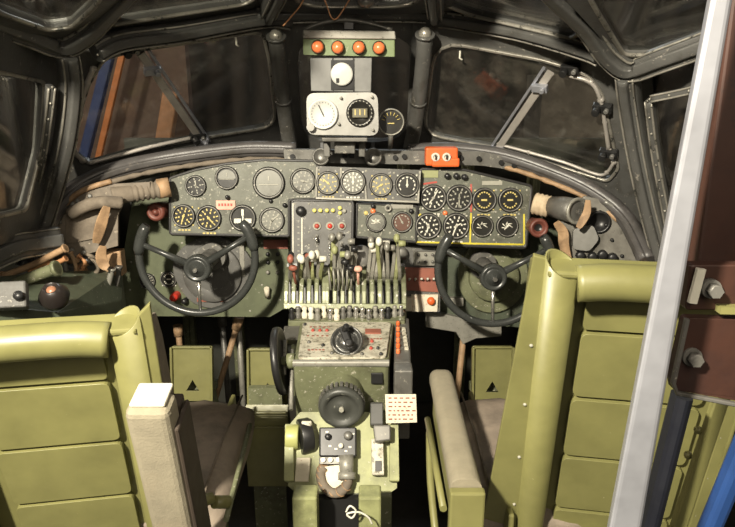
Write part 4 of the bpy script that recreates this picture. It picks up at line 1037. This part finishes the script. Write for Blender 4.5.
b = MB(cp.M @ MX.Translation(V((u,v,0))) @ MX.Rotation(R(115), 4, 'Z')); b.box((r*.25,0,.009),(r*.9,.003,.002)); b.build('needle', black, o)
u, v = cp.h(360,113); r = 13.5*cp.s
o = MB(cp.M).lathe([(r*1.0,0),(r*1.02,.006),(r*.95,.010),(r*.8,.01),(r*.72,.003),(0,.003)], (u,v,0), 30).build('compass_bowl', face_m, t3)
b = MB(cp.M)
for k in range(20):
    a = 2*pi*k/20; b.box((u+r*.88*cos(a), v+r*.88*sin(a), .0105), (.003,.003,.001))
b.build('bezel_marks', mark_g, o)
MB(cp.M).box((u, v, .009), (r*1.15, r*.7, .010)).build('card_window', mat('card_brown', (.13,.12,.08), .4), o, bev=.003)
b = MB(cp.M)
for k in (-1,0,1): b.box((u+k*r*.35, v+.002, .0148), (.003,.016,.0012))
b.build('card_lines', mark_y, o)
for x, y in ((311,128),(339,124),(341,98),(372,97),(373,130)): knob(t3, cp, x,y,2.6 if x < 312 else 1.5, strip_m, .012, 'corner_screw')
MB(cp.M).cyl((*cp.h(311,127),0), (*cp.h(311,127),.02), .011, seg=14).build('adjuster', silver, t3)
b = MB(); b.box(P(345,139,1.86), (.13,.05,.012)); b.box(P(345,146,1.9), (.06,.05,.04)); b.box(P(327,148,1.92), (.02,.03,.05)); b.box(P(362,148,1.92), (.02,.03,.05)); b.build('foot_bracket', greymetal, t3, bev=.003)
for o_, (px_, py_) in ((t, (300,20)),):
    pass
mg = PL(391,122,1.9,0)
t4 = thing('ring_gauge', 'dark round glass gauge with a thin brass rim, right of the compass', 'gauge', mg.o)
r = 13*mg.s
MB(mg.M).lathe([(r*.9,-.04),(r,-.01),(r*1.03,0),(r*1.0,.006),(r*.93,.006),(r*.9,.0)], seg=32).build('rim', strip_m, t4)
MB(mg.M).disc((0,0,-.004), r*.92, 0, 32).build('dial_face', face_m, t4)
b = MB(mg.M)
for k in range(7):
    a = R(20+k*24); b.tube([V((r*.5*cos(a), r*.5*sin(a), 0)), V((r*.75*cos(a), r*.75*sin(a), 0))], .0012, 5)
b.box((0,-r*.1,0),(r*.5,.003,.002)); b.build('dial_marks', mark_y, t4)
MB(mg.M).tube([V((0,-r,0)), V((0,-r*1.6,-.02)), V((.0,-r*2.1,-.06))], .007, 8).build('stalk', greymetal, t4)
wr_ = thing('copper_wire', 'bare copper wires dangling from the header above the lamp rail', 'wire', P(335,5,1.85))
for pts in (((322,-6),(327,6),(331,17),(336,19),(343,10),(352,-5)), ((306,-6),(300,6),(290,18),(283,26))):
    MB().tube(smooth([P(x,y,1.84) for x, y in pts], 5), .0022, 6).build('strand', copper, wr_)
b = MB(); c = P(366,2,1.8); b.cyl(c+V((0,0,.04)), c, .016, .022, seg=14); b.ball(c, .022, 0, 12, (1,1,.7)); tag(b.build('dome_lamp', silver), 'small silver dome lamp on the header at the top centre', 'lamp')
# knobs on the frame header
b = MB(); c = P(130,47,1.66); 
# ------------------------------------------------------------------ door frame and bulkhead near the camera, right
ntrim[0] += 1
b = MB(); Yd = .50
a0, a1, a2, a3 = P(716,-30,Yd), P(738,-30,Yd), P(636,560,Yd), P(603,560,Yd)
at = lambda lo_, hi_, z: lo_+(hi_-lo_)*((z-lo_.z)/(hi_.z-lo_.z))
a0, a3 = at(a3, a0, 1.74), at(a3, a0, .0); a1, a2 = at(a2, a1, 1.74), at(a2, a1, .0)
hexa(b, [a0, a1, a2, a3], [p+V((.022,.05,0)) for p in (a0,a1,a2,a3)]); bar = struct(b.build('trim_%d' % ntrim[0], alu, bev=.006, seg=3))
# rusty inner channel of the bulkhead
bh = struct(MB().raw(*(lambda A: ([*A, *[p+V((.0,.03,0)) for p in A]], [(0,1,2,3),(7,6,5,4),(0,4,5,1),(1,5,6,2),(2,6,7,3),(3,7,4,0)]))((lambda a, c: [a+(c-a)*-.45, V((1.0, a.y, (a+(c-a)*-.45).z)), V((1.0, c.y, c.z)), c])(P(737,-40,.60), P(697,268,.60)))).build('wall_back', rust, bev=.003))
br = thing('angle_bracket', 'rusty brown bolted plate behind the silver door post', 'bracket', P(710,350,.56))
bp = PL(710,330,.56,0)
MB(bp.M).plate(roundpoly(bp.hs([(686,318),(800,322),(800,412),(674,390),(672,380)]), .08), -.012, 0).build('lower_plate', rust, br, bev=.003)
MB(bp.M).plate(bp.hs([(693,266),(800,266),(800,312),(688,312)]), -.02, -.004).build('upper_plate', rust, br, bev=.003)
MB(bp.M).sweep([V((*bp.h(686,318),.002)), V((*bp.h(672,382),.002)), V((*bp.h(676,392),.002)), V((*bp.h(800,416),.002))], rrect(.004,.006,.001,1)).build('bright_edge', greymetal, br)
MB(bp.M).sweep([V((*bp.h(700,268),.002)), V((*bp.h(691,302),.002))], rrect(.008,.006,.001,1)).build('white_edge', mark_w, br)
for x, y in ((710,288),(691,356)):
    u, v = bp.h(x, y); MB(bp.M).cyl((u,v,-.004),(u,v,.004), .009, seg=16).cyl((u,v,.003),(u,v,.013), .0065, seg=6).build('bolt', greymetal, br)
MB(bp.M).plate(bp.hs([(718,305),(800,307),(800,314),(717,312)]), -.004, .006).build('green_strip', seat_green, br)
def tofloor(a, c): return [a, a+(c-a)*((a.z-.012)/(a.z-c.z))]
tag(MB().sweep(tofloor(P(722,395,.75), P(620,700,.78)), rrect(.012,.02,.002,1)).ball(P(698,430,.76),.006,0,8).ball(P(688,455,.77),.006,0,8).build('green_strut', seat_green), 'short yellow-green strut with two bolts under the rusty bracket', 'strut')
tag(MB().sweep(tofloor(P(790,335,.62), P(600,790,.62)), rrect(.022,.02,.006,2)).build('blue_tube', blue), 'blurred blue tube crossing the bottom right corner', 'tube')
tag(MB().sweep(tofloor(P(682,395,.70), P(590,760,.70)), rrect(.03,.02,.008,2)).build('navy_post', mat('navy', (.006,.007,.012), .5)), 'dark navy post just behind the silver door post', 'post')

# ------------------------------------------------------------------ the hangar outside
slab('wall_hangar', [(-9,8,-1.5),(9,8,-1.5),(9,8,6),(-9,8,6)], -.1, hangar_m)
slab('wall_hangar_left', [(-7,8,-1.5),(-7,-1,-1.5),(-7,-1,6),(-7,8,6)], .1, hangar_m)
slab('wall_hangar_right', [(7,8,-1.5),(7,-1,-1.5),(7,-1,6),(7,8,6)], .1, hangar_m)
slab('ceiling', [(-7,-1,5.5),(7,-1,5.5),(7,8,5.5),(-7,8,5.5)], .1, hangar_m)
slab('floor_hangar', [(-9,-1,-1.6),(9,-1,-1.6),(9,8.1,-1.6),(-9,8.1,-1.6)], -.1, hangar_m)
def post(a, c, w_, m, name, lb, cat):
    tag(MB().sweep([a, c], rrect(w_, w_, w_*.15, 2)).build(name, m), lb, cat)
post(P(128,30,4), P(24,480,4), .035, mat('streak_orange', (.5,.17,.05), .5), 'orange_streak', 'leaning orange brace outside the left windshield', 'streak')  # added bar in place of a strut reflected in the pane
post(P(118,20,4.1), P(4,480,4.1), .06, mat('streak_blue', (.03,.05,.15), .5), 'blue_streak', 'leaning blue brace beside the orange one outside', 'streak')  # second added bar, the blue part of the same reflection
c = P(128,110,4.9); ow = MB().box((c.x, c.y, (1.8-1.6)/2), (.95,.1,3.4)).build('brown_screen', mat('screen_brown', (.12,.075,.055), .7)); tag(ow, 'reddish brown screen standing outside the left windshield', 'screen')
post(P(172,92,4.3), P(110,480,4.3), .10, mat('tan_post', (.4,.2,.1), .6), 'tan_post', 'tan post leaning low outside the left windshield', 'post')
c = P(582,120,5.2); ow = MB().box((c.x, c.y, (1.5-1.6)/2), (.8,.5,3.1)).build('grey_crate', mat('crate_grey', (.13,.11,.09), .7, dirt=.7, dscale=3)); tag(ow, 'dim grey crate standing outside the right windshield', 'crate')

# ------------------------------------------------------------------ light
def area(name, loc, tgt, size, power, col, sy=None):
    l = bpy.data.lights.new(name, 'AREA'); l.energy = power; l.size = size; l.color = col
    if sy: l.shape = 'RECTANGLE'; l.size_y = sy
    o = bpy.data.objects.new(name, l); C.objects.link(o); o.location = loc
    o.rotation_euler = (V(tgt)-V(loc)).to_track_quat('-Z', 'Y').to_euler(); return o
area('work_lamp', (-.75, -.45, 2.22), (-.1, 1.9, .9), .11, 150, (1, .91, .74))
area('cabin_fill', (.3, -.45, 1.95), (.0, 1.6, .7), .7, 11, (1, .88, .7))
area('hangar_fill_left', (-4.2, 1.5, 3.6), (-2.4, 4.5, .8), 1.0, 95, (1, .85, .7))  # added fill for the bars and screen outside, no visible source
area('hangar_fill_right', (4.0, 1.5, 4.0), (2, 5.0, 1), 1.0, 60, (1, .85, .7))  # added fill for the front faces outside on the right, source unseen
area('hangar_lamp_front', (0, 5.5, 4.5), (0, 2, 1.4), 1.0, 70, (.9, .95, 1))
w = bpy.data.worlds.new('world'); bpy.context.scene.world = w; w.use_nodes = True
w.node_tree.nodes['Background'].inputs[0].default_value = (.05,.045,.04,1); w.node_tree.nodes['Background'].inputs[1].default_value = 1
for o in bpy.data.objects:
    if '_l' in o: del o['_l']
vs = bpy.context.scene.view_settings; vs.view_transform = 'Standard'; vs.look = 'None'; vs.exposure = 0; vs.gamma = 1
